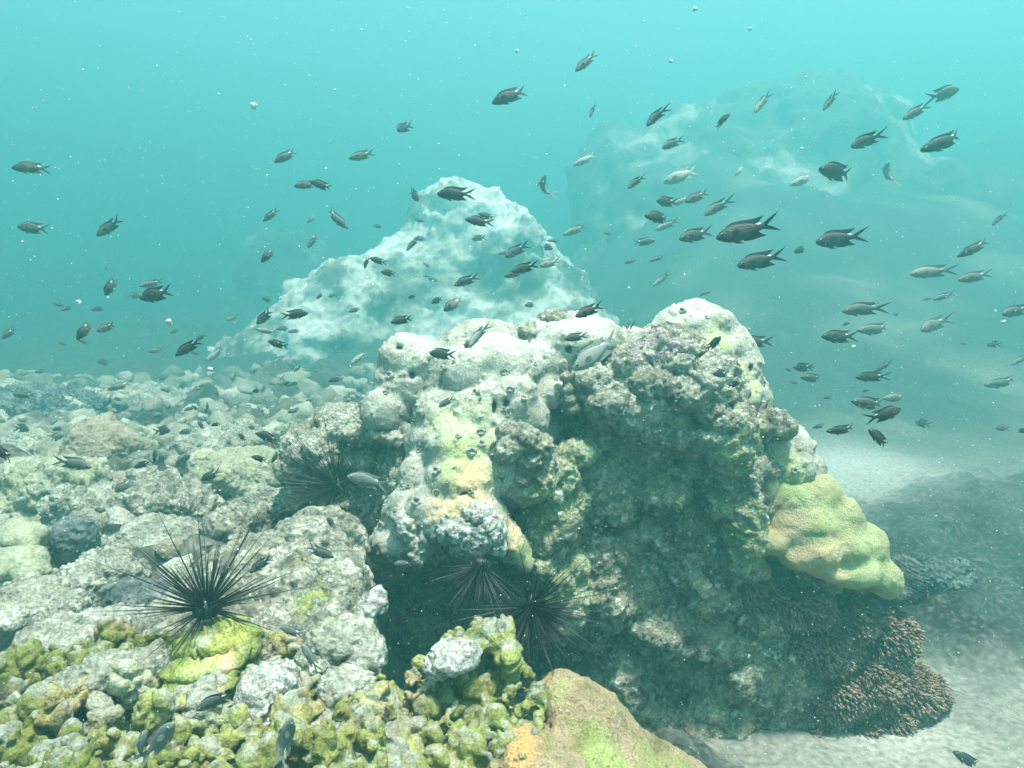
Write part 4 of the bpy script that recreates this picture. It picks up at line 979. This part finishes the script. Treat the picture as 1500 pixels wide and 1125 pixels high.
def eye_mesh(bend, side):
    V, F, mats = [], [], []
    n = 12
    for r, h in ((0.0275, -.006), (.024, .004), (.0175, .0085), (.010, .011)):
        for i in range(n):
            a = 2 * math.pi * i / n
            V.append((.095 + r * math.cos(a), side * (.0478 + h), .028 + r * math.sin(a)))
    V.append((.095, side * (.0478 + .0118), .028))
    for j in range(3):
        for i in range(n):
            q = (j * n + i, j * n + (i + 1) % n, (j + 1) * n + (i + 1) % n, (j + 1) * n + i); F.append(q if side < 0 else q[::-1]); mats.append(1 if j < 1 else 0)
    for i in range(n):
        q = (3 * n + i, 3 * n + (i + 1) % n, 4 * n); F.append(q if side < 0 else q[::-1]); mats.append(0)
    me = bpy.data.meshes.new('eye'); me.from_pydata([tuple(p) for p in bend(np.array(V))], [], F)
    me.materials.append(M['eye']); me.materials.append(M['iris'])
    for p, k in zip(me.polygons, mats): p.material_index = k; p.use_smooth = True
    return me
KINDS = {}
for deep_name, deep in (('slim', .74), ('mid', .92), ('deep', 1.15)):
    for bn, a in (('left', -.55), ('straight', -.06), ('right', .55), ('hard_left', -1.1), ('hard_right', 1.1)):
        bend = Bend(a, deep)
        KINDS[(deep_name, bn)] = (body_mesh(bend), fin_set(bend) + [('pectoral_fin', pectoral(bend, 1)), ('pectoral_fin', pectoral(bend, -1)), ('eye', eye_mesh(bend, 1)), ('eye', eye_mesh(bend, -1))])
        me = KINDS[(deep_name, bn)][0]
BENDS = {'0': 'straight', 'l': 'left', 'r': 'right', 'L': 'hard_left', 'R': 'hard_right'}
FORMS = {'s': 'slim', 'm': 'mid', 'd': 'deep'}
def fish(hx, hy, tx, ty, d, form, bend, yaw, tone, label):
    """snout and tail tip in the picture, distance, build, bend, angle away from the picture plane, paleness"""
    mu, mv = (hx + tx) / 2, (hy + ty) / 2
    if mv < 445 or (mv < 570 and not 520 < mu < 1140):        # open-water fish swim further out
        d *= 1.45
    ym = math.radians(yaw + 34 * (hash_u(hy, tx) - .5))
    H, T = P(hx, hy, d), P(tx, ty, d)
    span = (T - H).length
    view = (P((hx + tx) / 2, (hy + ty) / 2, d) - CAM).normalized()
    half = view * (math.tan(ym) * span / 2)
    H, T = H - half, T + half
    X = (T - H).normalized()
    up = Vector((0, 0, 1)) - X * X.z
    if up.length < .35: up = up + Vector((0.6, 0, 0)) - X * (0.6 * X.x)
    up.normalize()
    up = Matrix.Rotation(math.radians((hash_u(hx, ty) - .5) * 24), 3, X) @ up
    Y = up.cross(X)
    L = (T - H).length
    mw = Matrix((X, Y, up)).transposed().to_4x4()
    if bend == '0': bend = '00lrlr'[int(hash_u(tx, hy) * 5.99)]
    body, parts = KINDS[(FORMS[form], BENDS[bend])]
    o = bpy.data.objects.new('damselfish', body); COL.objects.link(o)
    o.matrix_world = Matrix.Translation((H + T) / 2) @ mw @ Matrix.Scale(L, 4)
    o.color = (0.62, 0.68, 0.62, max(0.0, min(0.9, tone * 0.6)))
    tag(o, label, 'fish', 'damselfish shoaling over the reef')
    if span / S(d) > 26:
        for nm, me in parts:
            c = bpy.data.objects.new(nm, me); c.parent = o; c.color = o.color if nm != 'pectoral_fin' else (*o.color[:3], o.color[3] * (.75 if o.color[3] < .2 else 1.15)); COL.objects.link(c)
    else:
        for nm, me in parts[:3]:
            c = bpy.data.objects.new(nm, me); c.parent = o; c.color = o.color if nm != 'pectoral_fin' else (*o.color[:3], o.color[3] * (.75 if o.color[3] < .2 else 1.15)); COL.objects.link(c)
    return o
def hash_u(a, b):
    return ((math.sin(a * 12.9898 + b * 78.233) * 43758.5453) % 1.0)
# snout u v, tail u v, distance, build (slim mid deep), bend, yaw, paleness | label
SHOAL = '''
13 245 76 246 1.7 m 0 5 0 | dark oval fish near the left edge in open water, upper of two level fish
23 332 72 336 1.9 m 0 5 0.05 | level fish near the left edge, below the dark oval one
140 347 180 318 1.9 m 0 20 0.05 | fish nosing down left of centre-left open water, right of the two level ones
400 239 436 219 2.2 m 0 10 0.1 | greyish fish above the overlapping pair, nose down to the left
429 273 468 268 1.9 m 0 15 0.05 | front fish of the overlapping arched pair above the dark outcrop
452 265 489 277 1.8 m 0 10 0 | rear fish of the overlapping arched pair, tail dipping right
384 325 408 306 2.2 m 0 25 0.05 | small plump fish nose down above the dark outcrop
450 327 465 313 3.4 m R 20 0.3 | tiny pale curled fish on the left flank of the pinnacle
511 337 475 303 1.9 s l 20 0.2 | pale slim fish diving right with its forked tail raised, before the pinnacle
450 364 464 346 2.4 m 0 30 0.05 | small fish nose down on the shaded outcrop, below the tiny curled fish
382 385 405 361 1.8 m R 25 0 | dark fish curling upward on the left of the shaded outcrop
718 152 775 129 1.8 m 0 0 0 | large fish alone in the bright water high above the pinnacle
841 106 874 77 2.0 s 0 25 0.05 | steeply tilted slim fish, highest of the whole shoal
579 191 602 184 2.2 d 0 35 0 | short round fish in bright water between the pinnacle and the upper left
509 233 549 223 2.3 m 0 10 0.1 | banded grey fish left above the pinnacle top
863 174 871 152 2.6 s l 30 0.15 | tiny thin upright fish in bright water, upper right of the pinnacle
944 186 977 155 1.8 s 0 15 0 | dark slim fish climbing tail-first, right of the tiny upright one
967 218 1000 203 2.3 m 0 15 0.1 | mid grey fish just below the dark slim climbing one
838 244 876 224 3.0 s r 15 0.6 | ghostly pale fish above the dark upper slope
793 256 799 296 2.8 s L 40 0.2 | thin bowed fish seen end-on beside the pinnacle top
917 277 943 257 2.1 s 0 20 0.05 | small slim fish in mid water right of the bowed one
969 269 1025 246 2.6 m 0 10 0.6 | large ghostly pale fish before the far slope
614 294 600 278 2.5 d 0 40 0.05 | blurred round fish at the left of the pinnacle top
636 284 697 284 1.45 m 0 0 0 | big black-green fish with spread tail in front of the pinnacle top
679 321 724 327 1.5 m 0 5 0 | dark fish just below the big one before the pinnacle
699 312 724 320 2.0 m 0 15 0.1 | paler fish half hidden behind the dark one before the pinnacle
959 294 993 297 1.9 d 0 25 0 | short dark fish over the far slope, upper of two near-black ones
944 315 985 322 1.45 m 0 15 0 | near-black fish over the far slope, lower of two
823 345 859 330 2.9 s 0 15 0.3 | faint slim fish right of the pinnacle
957 338 994 322 2.8 s 0 20 0.35 | pale slim fish touching the tail of the near-black one
962 352 926 356 2.5 m r 25 0.15 | fish swimming right with arched back, under the near-black one
594 368 614 347 2.5 s 0 25 0.1 | small slim fish nose down on the left of the pinnacle
560 333 546 330 3.6 m 0 25 0.1 | tiny dim fish swimming right over the pinnacle flank
737 378 774 357 1.9 m 0 15 0.05 | fish tilted nose down on the bright face of the pinnacle
1070 165 1045 189 2.0 m l 25 0 | fish swimming up to the right with tail low, over the far slope
1103 168 1126 136 2.6 s l 20 0.3 | faint thin curved fish beside the upward swimming one
1204 164 1226 134 2.4 s l 20 0.1 | thin curved fish below the pale far patch at upper right
1320 176 1362 152 2.3 s 0 10 0.1 | slim tilted fish under the blurred right-swimming one at upper right
1408 129 1357 145 2.6 d 0 15 0.1 | blurred deep fish swimming right at the upper right
1242 217 1296 194 1.9 m 0 10 0 | dark fish left of the largest slim one at upper right
1347 222 1420 193 1.6 s 0 0 0 | long slim fish with trailing white tail at upper right
1198 247 1254 257 1.8 d 0 10 0 | deep-bodied dark fish in mid water on the right
1157 272 1197 254 2.8 s 0 10 0.5 | pale fish nosing in behind the deep-bodied one
1077 258 1091 241 3.0 s r 20 0.5 | tiny pale curled fish over the far slope
1001 297 1038 281 2.1 m 0 10 0.05 | fish right of the short dark one over the far slope
1028 317 1072 290 2.3 s 0 10 0.1 | slim fish nose down with raised tail above the biggest fish
992 351 1043 338 1.6 m 0 15 0.05 | fish right behind whose tail the biggest fish swims
1043 351 1141 326 1.15 m 0 0 0 | biggest fish of the shoal, with long forked tail, right of centre
1189 356 1267 344 1.5 m 0 0 0 | long dark fish right of the biggest fish
1163 370 1183 362 2.3 d 0 35 0 | little round fish at the nose of the long dark one
1451 331 1473 312 2.8 s 0 15 0.1 | small slim fish near the right edge, upper
1400 378 1454 350 2.0 s 0 5 0.05 | slim fish angled nose down near the right edge
1296 236 1302 274 3.4 s L 35 0.3 | faint upright thread of a fish at upper right
1075 391 1149 373 1.4 m l 5 0 | dark long fish directly below the biggest fish
1024 433 1046 423 3.2 s 0 10 0.2 | faint small fish above the peak of the bommie
1327 402 1400 394 1.9 s 0 5 0.35 | pale bellied fish with white tail tips at right
1400 411 1453 400 2.1 s 0 5 0.15 | grey slim fish right of the pale bellied one
1364 440 1398 429 2.6 s 0 10 0.25 | small faint fish below the pale bellied one
1228 456 1298 449 1.7 s l 0 0.15 | long grey fish with drooped tail in mid right water
1344 485 1390 466 2.6 m 0 15 0.25 | dim blurred fish nose down at right
1254 485 1311 479 2.4 s 0 10 0.25 | dim fish behind the dark level fish at right
1200 493 1256 493 1.5 m 0 0 0 | dark level fish right of the bommie peak
1463 461 1510 450 2.0 m 0 5 0.15 | fish cut by the right edge in mid water
1478 536 1508 519 3.0 s 0 10 0.3 | pale fish cut by the right edge, upper
1440 566 1496 555 2.8 s 0 5 0.2 | dim streak of a fish near the right edge
1160 538 1191 538 2.0 m 0 15 0 | small dark level fish beside the right shoulder, upper of two
1172 553 1207 554 2.2 m 0 10 0.1 | small grey level fish beside the right shoulder, lower of two
1249 553 1302 551 1.7 s 0 5 0 | dark flat fish with another rising from its back
1277 546 1308 528 2.4 s 0 15 0.15 | slanted grey fish rising over the dark flat one
1245 588 1301 594 2.0 m r 5 0.15 | greyish fish above the pair over the sand
1293 584 1332 580 3.0 s 0 10 0.25 | faint fish above the pale sand, behind the greyish one
1324 597 1270 616 1.4 m l 10 0 | near-black fish swimming right over the pale sand
1272 628 1304 656 1.5 m r 20 0 | dark fish hanging tail-down with pale tail edge over the sand
1209 633 1258 626 1.6 s 0 0 0 | dark slim fish next to the right shoulder over the sand
1190 627 1211 622 3.4 m 0 10 0.2 | faint round fish close beside the right shoulder
1076 500 1134 501 2.75 m 0 0 0 | dark tail and rump sticking out behind the bommie peak
1078 481 1107 483 3.0 m 0 0 0.3 | pale tail peeping out above the dark one behind the bommie peak
1058 492 1034 514 2.05 m 0 20 0 | black fish in front of the upper right crust of the bommie
1036 513 1018 526 2.1 s 0 25 0 | small dark slim fish touching the tail of the black one on the crust
1045 549 1073 545 2.1 d R 20 0 | dark fish in a dent of the bommie's right crust
1507 632 1488 630 2.0 d 0 20 0 | dark snub fish cut by the right edge over the reef
153 434 171 405 1.8 d r 30 0 | dark stocky fish nearly upright, left of the deep one
202 438 252 425 1.35 d 0 10 0 | deep dark fish with ragged tail on the left
202 420 240 411 2.0 s 0 10 0.3 | pale back of a fish behind the deep dark one
76 443 95 449 2.6 m 0 20 0.1 | little dim fish far left, left of the stocky upright one
1 497 23 480 2.2 d 0 20 0.1 | blurred fish against the left edge
112 500 136 466 1.6 m R 15 0 | dark curled fish, left one of the tangled trio
140 486 170 474 1.7 d 0 20 0.1 | blurred deep fish, right one of the tangled trio
112 496 130 504 2.0 m 0 20 0.2 | small fish under the curled one of the tangled trio
255 522 296 496 1.45 m 0 10 0 | dark fish nose down over the left reef
286 500 301 490 1.8 m 0 20 0 | little fish tucked behind the tail of the dark one over the left reef
300 531 331 507 2.8 s 0 10 0.6 | ghostly pale fish right of the dark one over the left reef
375 476 399 453 1.6 d 0 20 0 | stocky fish above the striped one, left of the black right-swimmer
373 482 408 487 1.7 s r 20 0.4 | pale striped tail of a fish under the stocky one
454 458 410 463 1.35 m 0 5 0 | black fish swimming right, left of the pinnacle foot
390 499 424 509 1.55 m 0 5 0 | dark fish with dipped tail under the black right-swimmer
382 435 399 443 2.3 m 0 25 0.1 | small dim fish above the stocky one
464 438 476 427 2.4 m R 25 0.05 | tiny dark curled fish right above the black right-swimmer
155 572 196 559 2.2 s R 10 0.2 | arched grey fish over the hazy left floor
159 592 166 568 2.4 s L 20 0.2 | small bent fish hanging under the arched grey one
15 577 52 580 2.6 s 0 10 0.15 | dim slim fish over the far left floor
369 573 381 573 1.9 d 0 30 0 | tiny dark round fish, lower left of the black right-swimmer
416 564 424 559 1.9 d 0 30 0 | tiniest dark dot of a fish left of the bommie
480 559 502 554 1.8 m 0 20 0 | small dark fish just left of the upper lobes of the bommie
430 545 441 535 2.6 m 0 20 0.05 | small dim fish left of the upper lobes, above the dot
301 608 306 588 2.0 s 0 30 0 | thin upright dark fish over the hazy floor
289 617 300 629 2.0 d 0 35 0.1 | grey round fish at the left of the dark round pair
308 624 323 620 1.8 d 0 35 0 | dark round fish, right one of the pair over the hazy floor
251 629 227 632 2.3 d 0 20 0.1 | brownish plump fish swimming right above the whitish rock
280 594 292 601 2.6 m 0 30 0.1 | dim small fish above the dark round pair
373 633 412 647 1.8 m 0 5 0.05 | fish with tail dipping right, left of the bommie's urchin
349 635 360 646 2.1 d 0 35 0.05 | small dark round fish beside the fish with dipping tail
363 625 375 628 2.8 d 0 30 0.1 | pale round fish above the fish with dipping tail
367 668 393 676 1.7 m 0 15 0 | fish at the tips of the left wing urchin's spines, lower left
398 679 409 659 1.7 m 0 20 0 | upright fish at the tips of the left wing urchin's spines
195 684 221 677 1.75 d 0 20 0 | dark plump fish above the whitish rock, left of two
228 658 224 682 1.75 d 0 30 0.1 | grey plump upright fish above the whitish rock, right of two
292 705 323 689 1.7 m 0 5 0.05 | fish nose down right of the whitish rock
381 707 370 703 2.2 m 0 20 0.05 | tiny forked fish before the hazy boulder
263 690 269 701 2.4 m 0 25 0.1 | tiny dim fish above the whitish rock's right end
138 685 78 672 1.5 m 0 0 0.15 | long grey fish swimming right before the brownish mound
-22 655 25 670 1.35 m 0 0 0 | dark tail half of a fish at the left edge
95 636 73 643 2.6 d 0 20 0.3 | pale eyed fish swimming right above the ochre hump
420 605 440 599 2.8 m 0 10 0.2 | faint pale fish left of the bommie's left lobes
462 617 477 611 2.5 d 0 20 0.1 | dim round fish above the left wing of the bommie
166 722 196 703 2.3 d 0 10 0.2 | dull greenish fish on the whitish rock's left side
234 569 254 574 2.8 m 0 10 0.15 | faint small fish in the hazy left floor, beside the arched one
155 396 157 386 3.2 d 0 30 0.2 | faint smudge of a fish above the stocky upright one
276 750 284 736 2.2 d 0 35 0.1 | small dark blunt fish at the right foot of the whitish rock
533 394 540 376 1.9 d 0 20 0 | dark stubby fish, left of the trio before the pinnacle
540 378 568 386 1.7 m 0 20 0 | dark fish, top of the trio before the pinnacle
557 398 581 402 1.7 d r 25 0 | dark stocky fish, lowest of the trio before the pinnacle
619 384 631 392 3.0 m 0 20 0.35 | tiny pale fish on the bright pinnacle face
663 419 702 404 1.8 m 0 5 0.05 | fish on the pinnacle face above the little round ones
737 406 768 396 1.7 m 0 15 0.05 | front fish of the two joined nose to tail before the pinnacle
747 399 789 386 1.5 m 0 5 0 | dark rear fish of the two joined nose to tail before the pinnacle
787 391 821 381 2.2 m 0 10 0.35 | pale fish following the two joined ones
597 437 609 433 2.2 d 0 30 0 | tiny round fish on the pale lower pinnacle
631 444 648 437 1.9 d 0 30 0 | little round fish left of the patterned pair
648 456 680 436 1.7 d r 15 0.2 | patterned broad fish above the bommie's left top
571 473 606 465 1.6 m 0 5 0.05 | fish just above the top left lobe of the bommie
510 457 529 452 2.1 m 0 20 0.05 | small dark fish left above the top left lobe
840 465 883 446 1.5 m 0 5 0.05 | fish tilted nose down just above the saddle of the bommie
684 511 716 471 1.9 s l 10 0.55 | pale blue-green curved fish in front of the bommie's left dome
627 517 668 520 2.0 d 0 15 0.05 | blunt dark-headed fish in front of the bommie's left dome
824 497 861 491 2.0 m 0 5 0.05 | dark fish in front of the rubble top of the bommie
836 545 906 492 1.85 m 0 5 0.45 | large pale green fish in front of the bommie's saddle
641 597 666 582 2.0 m 0 15 0.1 | green-grey fish over the dome's lower edge
583 606 612 621 2.05 m 0 10 0.1 | fish with white tail streaks below the left lobe
505 696 570 711 1.95 m 0 5 0.3 | pale fish with bright eye in front of the left wing
716 662 729 643 1.9 m l 25 0.05 | dark fish beside the pale rubble crust on the ridge
512 535 538 514 2.4 s 0 10 0.5 | pale striped fish left of the upper left lobe
914 386 936 378 3.0 m 0 10 0.15 | faint fish over the saddle, left of the faint streaky one
949 383 974 375 3.0 s 0 10 0.2 | faint streaky fish between the saddle and the far slope
955 421 981 399 2.8 s 0 15 0.4 | pale thin fish above the left of the bommie peak
491 818 447 800 1.45 m 0 5 0.1 | grey fish swimming right over the pale slab
408 918 446 931 1.25 m 0 5 0.2 | green-grey fish lying over the crusted rock
440 940 468 984 1.2 s 0 10 0.3 | slim dark fish heading up over the crusted rock
285 1040 348 1011 1.05 s 0 0 0.15 | grey slim fish over the left of the white encrusted lump
260 1054 208 1112 0.98 s r 5 0.3 | dark slim bent fish low over the near knobbly coral
428 1045 407 1117 1.05 s l 5 0.3 | dark thin fish pointing up at the bottom, right of the encrusted lump
211 1068 201 1120 0.98 s 0 15 0.3 | dark thin fish pointing up at the bottom, left of the bent one
364 840 400 813 1.5 m 0 10 0.05 | dim fish behind the left black urchin's spines
140 870 182 849 1.6 s 0 10 0.3 | dull fish over the grey-brown rock on the left
575 826 606 825 2.0 m 0 10 0.2 | faint outlined fish under the white tongue in the cave mouth
1395 1101 1442 1127 2.0 s 0 5 0.05 | blue-grey fish at the bottom right over the sand
478 757 491 775 1.8 m 0 15 0.1 | small fish by the upper end of the pale slab
83 500 98 506 3.4 m 0 20 0.2 | faint small fish far left below the dim one
215 515 240 512 3.2 m 0 10 0.2 | faint fish left of the dark nose-down one over the left reef
330 470 350 462 3.4 m 0 10 0.25 | very faint fish left of the stocky one
985 300 1012 288 3.2 s 0 10 0.4 | very pale sliver of a fish between the two near-black ones and their neighbour
1085 560 1066 566 2.05 d 0 30 0 | small dark fish on the right crust below the dent
1105 560 1125 557 2.7 m 0 20 0.2 | pale fish slipping behind the bommie's right shoulder
'''
for line in SHOAL.strip().splitlines():
    spec, label = [s.strip() for s in line.split('|')]
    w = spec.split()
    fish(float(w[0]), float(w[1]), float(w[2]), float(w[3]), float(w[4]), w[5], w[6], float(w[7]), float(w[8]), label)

FR = random.Random(31)
for i in range(44):                                  # small fish almost lost in the haze
    u = FR.choice((FR.uniform(20, 520), FR.uniform(20, 520), FR.uniform(560, 900), FR.uniform(1130, 1490)))
    v = FR.uniform(430, 640) if u < 520 or u > 1130 else FR.uniform(300, 450)
    ln = FR.uniform(12, 24); a = FR.uniform(-.5, .5); s = FR.choice((1, 1, 1, -1))
    o = fish(u, v, u + s * ln * math.cos(a), v - ln * math.sin(a) * .7, FR.uniform(2.6, 4.2), FR.choice('smd'), FR.choice('0lr'), FR.uniform(0, 30), 0.1, 'tiny blurred fish hardly showing in the distant haze')
    o['group'] = 'tiny blurred fish in the distant haze'

# ---------------------------------------------------------------- drifting specks
M['speck'], nt, b = nodes('drifting_speck')
b.inputs['Base Color'].default_value = (0.6, 0.64, 0.6, 1); b.inputs['Roughness'].default_value = 0.8
rs = np.random.default_rng(12)
ico = np.array([(1, 0, 0), (-1, 0, 0), (0, 1, 0), (0, -1, 0), (0, 0, 1), (0, 0, -1)], float)
icf = np.array([(0, 2, 4), (2, 1, 4), (1, 3, 4), (3, 0, 4), (2, 0, 5), (1, 2, 5), (3, 1, 5), (0, 3, 5)])
n_sp = 24000
yy = rs.uniform(0.7, 6.5, n_sp)
cen = np.stack((rs.uniform(-0.85, 0.85, n_sp) * (yy + .3), yy, 1.5 + rs.uniform(-0.78, 0.5, n_sp) * yy), 1)
size = (0.0003 + 0.0004 * rs.random(n_sp) + 0.0009 * rs.random(n_sp) ** 14) * (0.7 + 0.3 * yy) 
stretch = rs.uniform(0.6, 1.6, (n_sp, 3))
V = cen[:, None] + ico[None] * (size[:, None] * stretch)[:, None, :]
FF = (icf[None] + (np.arange(n_sp) * 6)[:, None, None]).reshape(-1, 3)
tag(obj('drifting_specks', mesh_np('drifting_specks', V.reshape(-1, 3), FF), M['speck']), kind='stuff')
M['flake'], nt, b = nodes('drifting_flake')
b.inputs['Base Color'].default_value = (0.42, 0.46, 0.43, 1); b.inputs['Roughness'].default_value = 1.0
def flake(u, v, d, r, seed, label, name='drifting_flake'):
    q = random.Random(seed); c = np.array(P(u, v, d)); s = S(d)
    prims = [B(0, 0, 0, r * s * .7)] + [B(q.uniform(-.6, .6) * r * s, q.uniform(-.6, .6) * r * s, q.uniform(-.6, .6) * r * s, r * s * q.uniform(.25, .5)) for _ in range(6)]
    vv, ff = solid(prims, r * s / 7, k=.25 * r * s, warp=.12 * r * s, warp_scale=2.5 / (r * s), seed=seed)
    tag(obj(name, mesh_np(name, vv, ff), M['flake'], None, c), label, 'floating flake', 'pale flakes drifting in the water')
FL = '''371 156 3.6 9 whitish drifting flake alone in the upper left water
247 472 3.4 9 whitish drifting flake right of the deep dark fish
411 437 1.6 4 bright white drifting flake left of the pinnacle
307 541 2.4 6 whitish drifting flake below the pale ghost fish on the left
1018 13 3.0 6 whitish drifting flake at the top edge
983 90 3.0 5 whitish drifting flake in bright water right of the highest fish
1097 961 2.0 4 white drifting flake before the shaggy brown coral's dark hollow
1099 43 3.0 5 whitish drifting flake near the top, right of the top-edge one
757 75 3.2 5 whitish drifting flake over the large lone fish
921 422 2.2 4 bright drifting flake over the saddle of the bommie
116 443 3.2 6 whitish drifting flake left of the stocky upright fish
1470 472 3.0 6 whitish drifting flake near the right edge
1175 217 3.0 4 whitish drifting flake under the thin curved fish on the right
1250 508 2.6 6 flat whitish drifting flake under the dark level fish on the right'''
for i, ln in enumerate(FL.splitlines()):
    w = ln.split(' ', 4); flake(float(w[0]), float(w[1]), float(w[2]), float(w[3]) * .65, 400 + i, w[4])

# ---------------------------------------------------------------- the water itself
m = bpy.data.materials.new('water_haze'); m.use_nodes = True
nt = m.node_tree; nt.nodes.clear()
out = nt.nodes.new('ShaderNodeOutputMaterial'); pv_ = nt.nodes.new('ShaderNodeVolumePrincipled')
pv_.inputs['Color'].default_value = (*HAZE_COLOR, 1); pv_.inputs['Density'].default_value = HAZE_DENSITY; pv_.inputs['Anisotropy'].default_value = HAZE_ANISO
nt.links.new(pv_.outputs['Volume'], out.inputs['Volume'])
xs, ys, zs = (-52, 52), (-52, 56), (-2.6, HAZE_TOP)
v = np.array([(x, y, z) for x in xs for y in ys for z in zs]); f = np.array([(0, 1, 3, 2), (4, 6, 7, 5), (0, 4, 5, 1), (2, 3, 7, 6), (0, 2, 6, 4), (1, 5, 7, 3)])
tag(obj('haze', mesh_np('haze', v, f, False), m), kind='stuff')
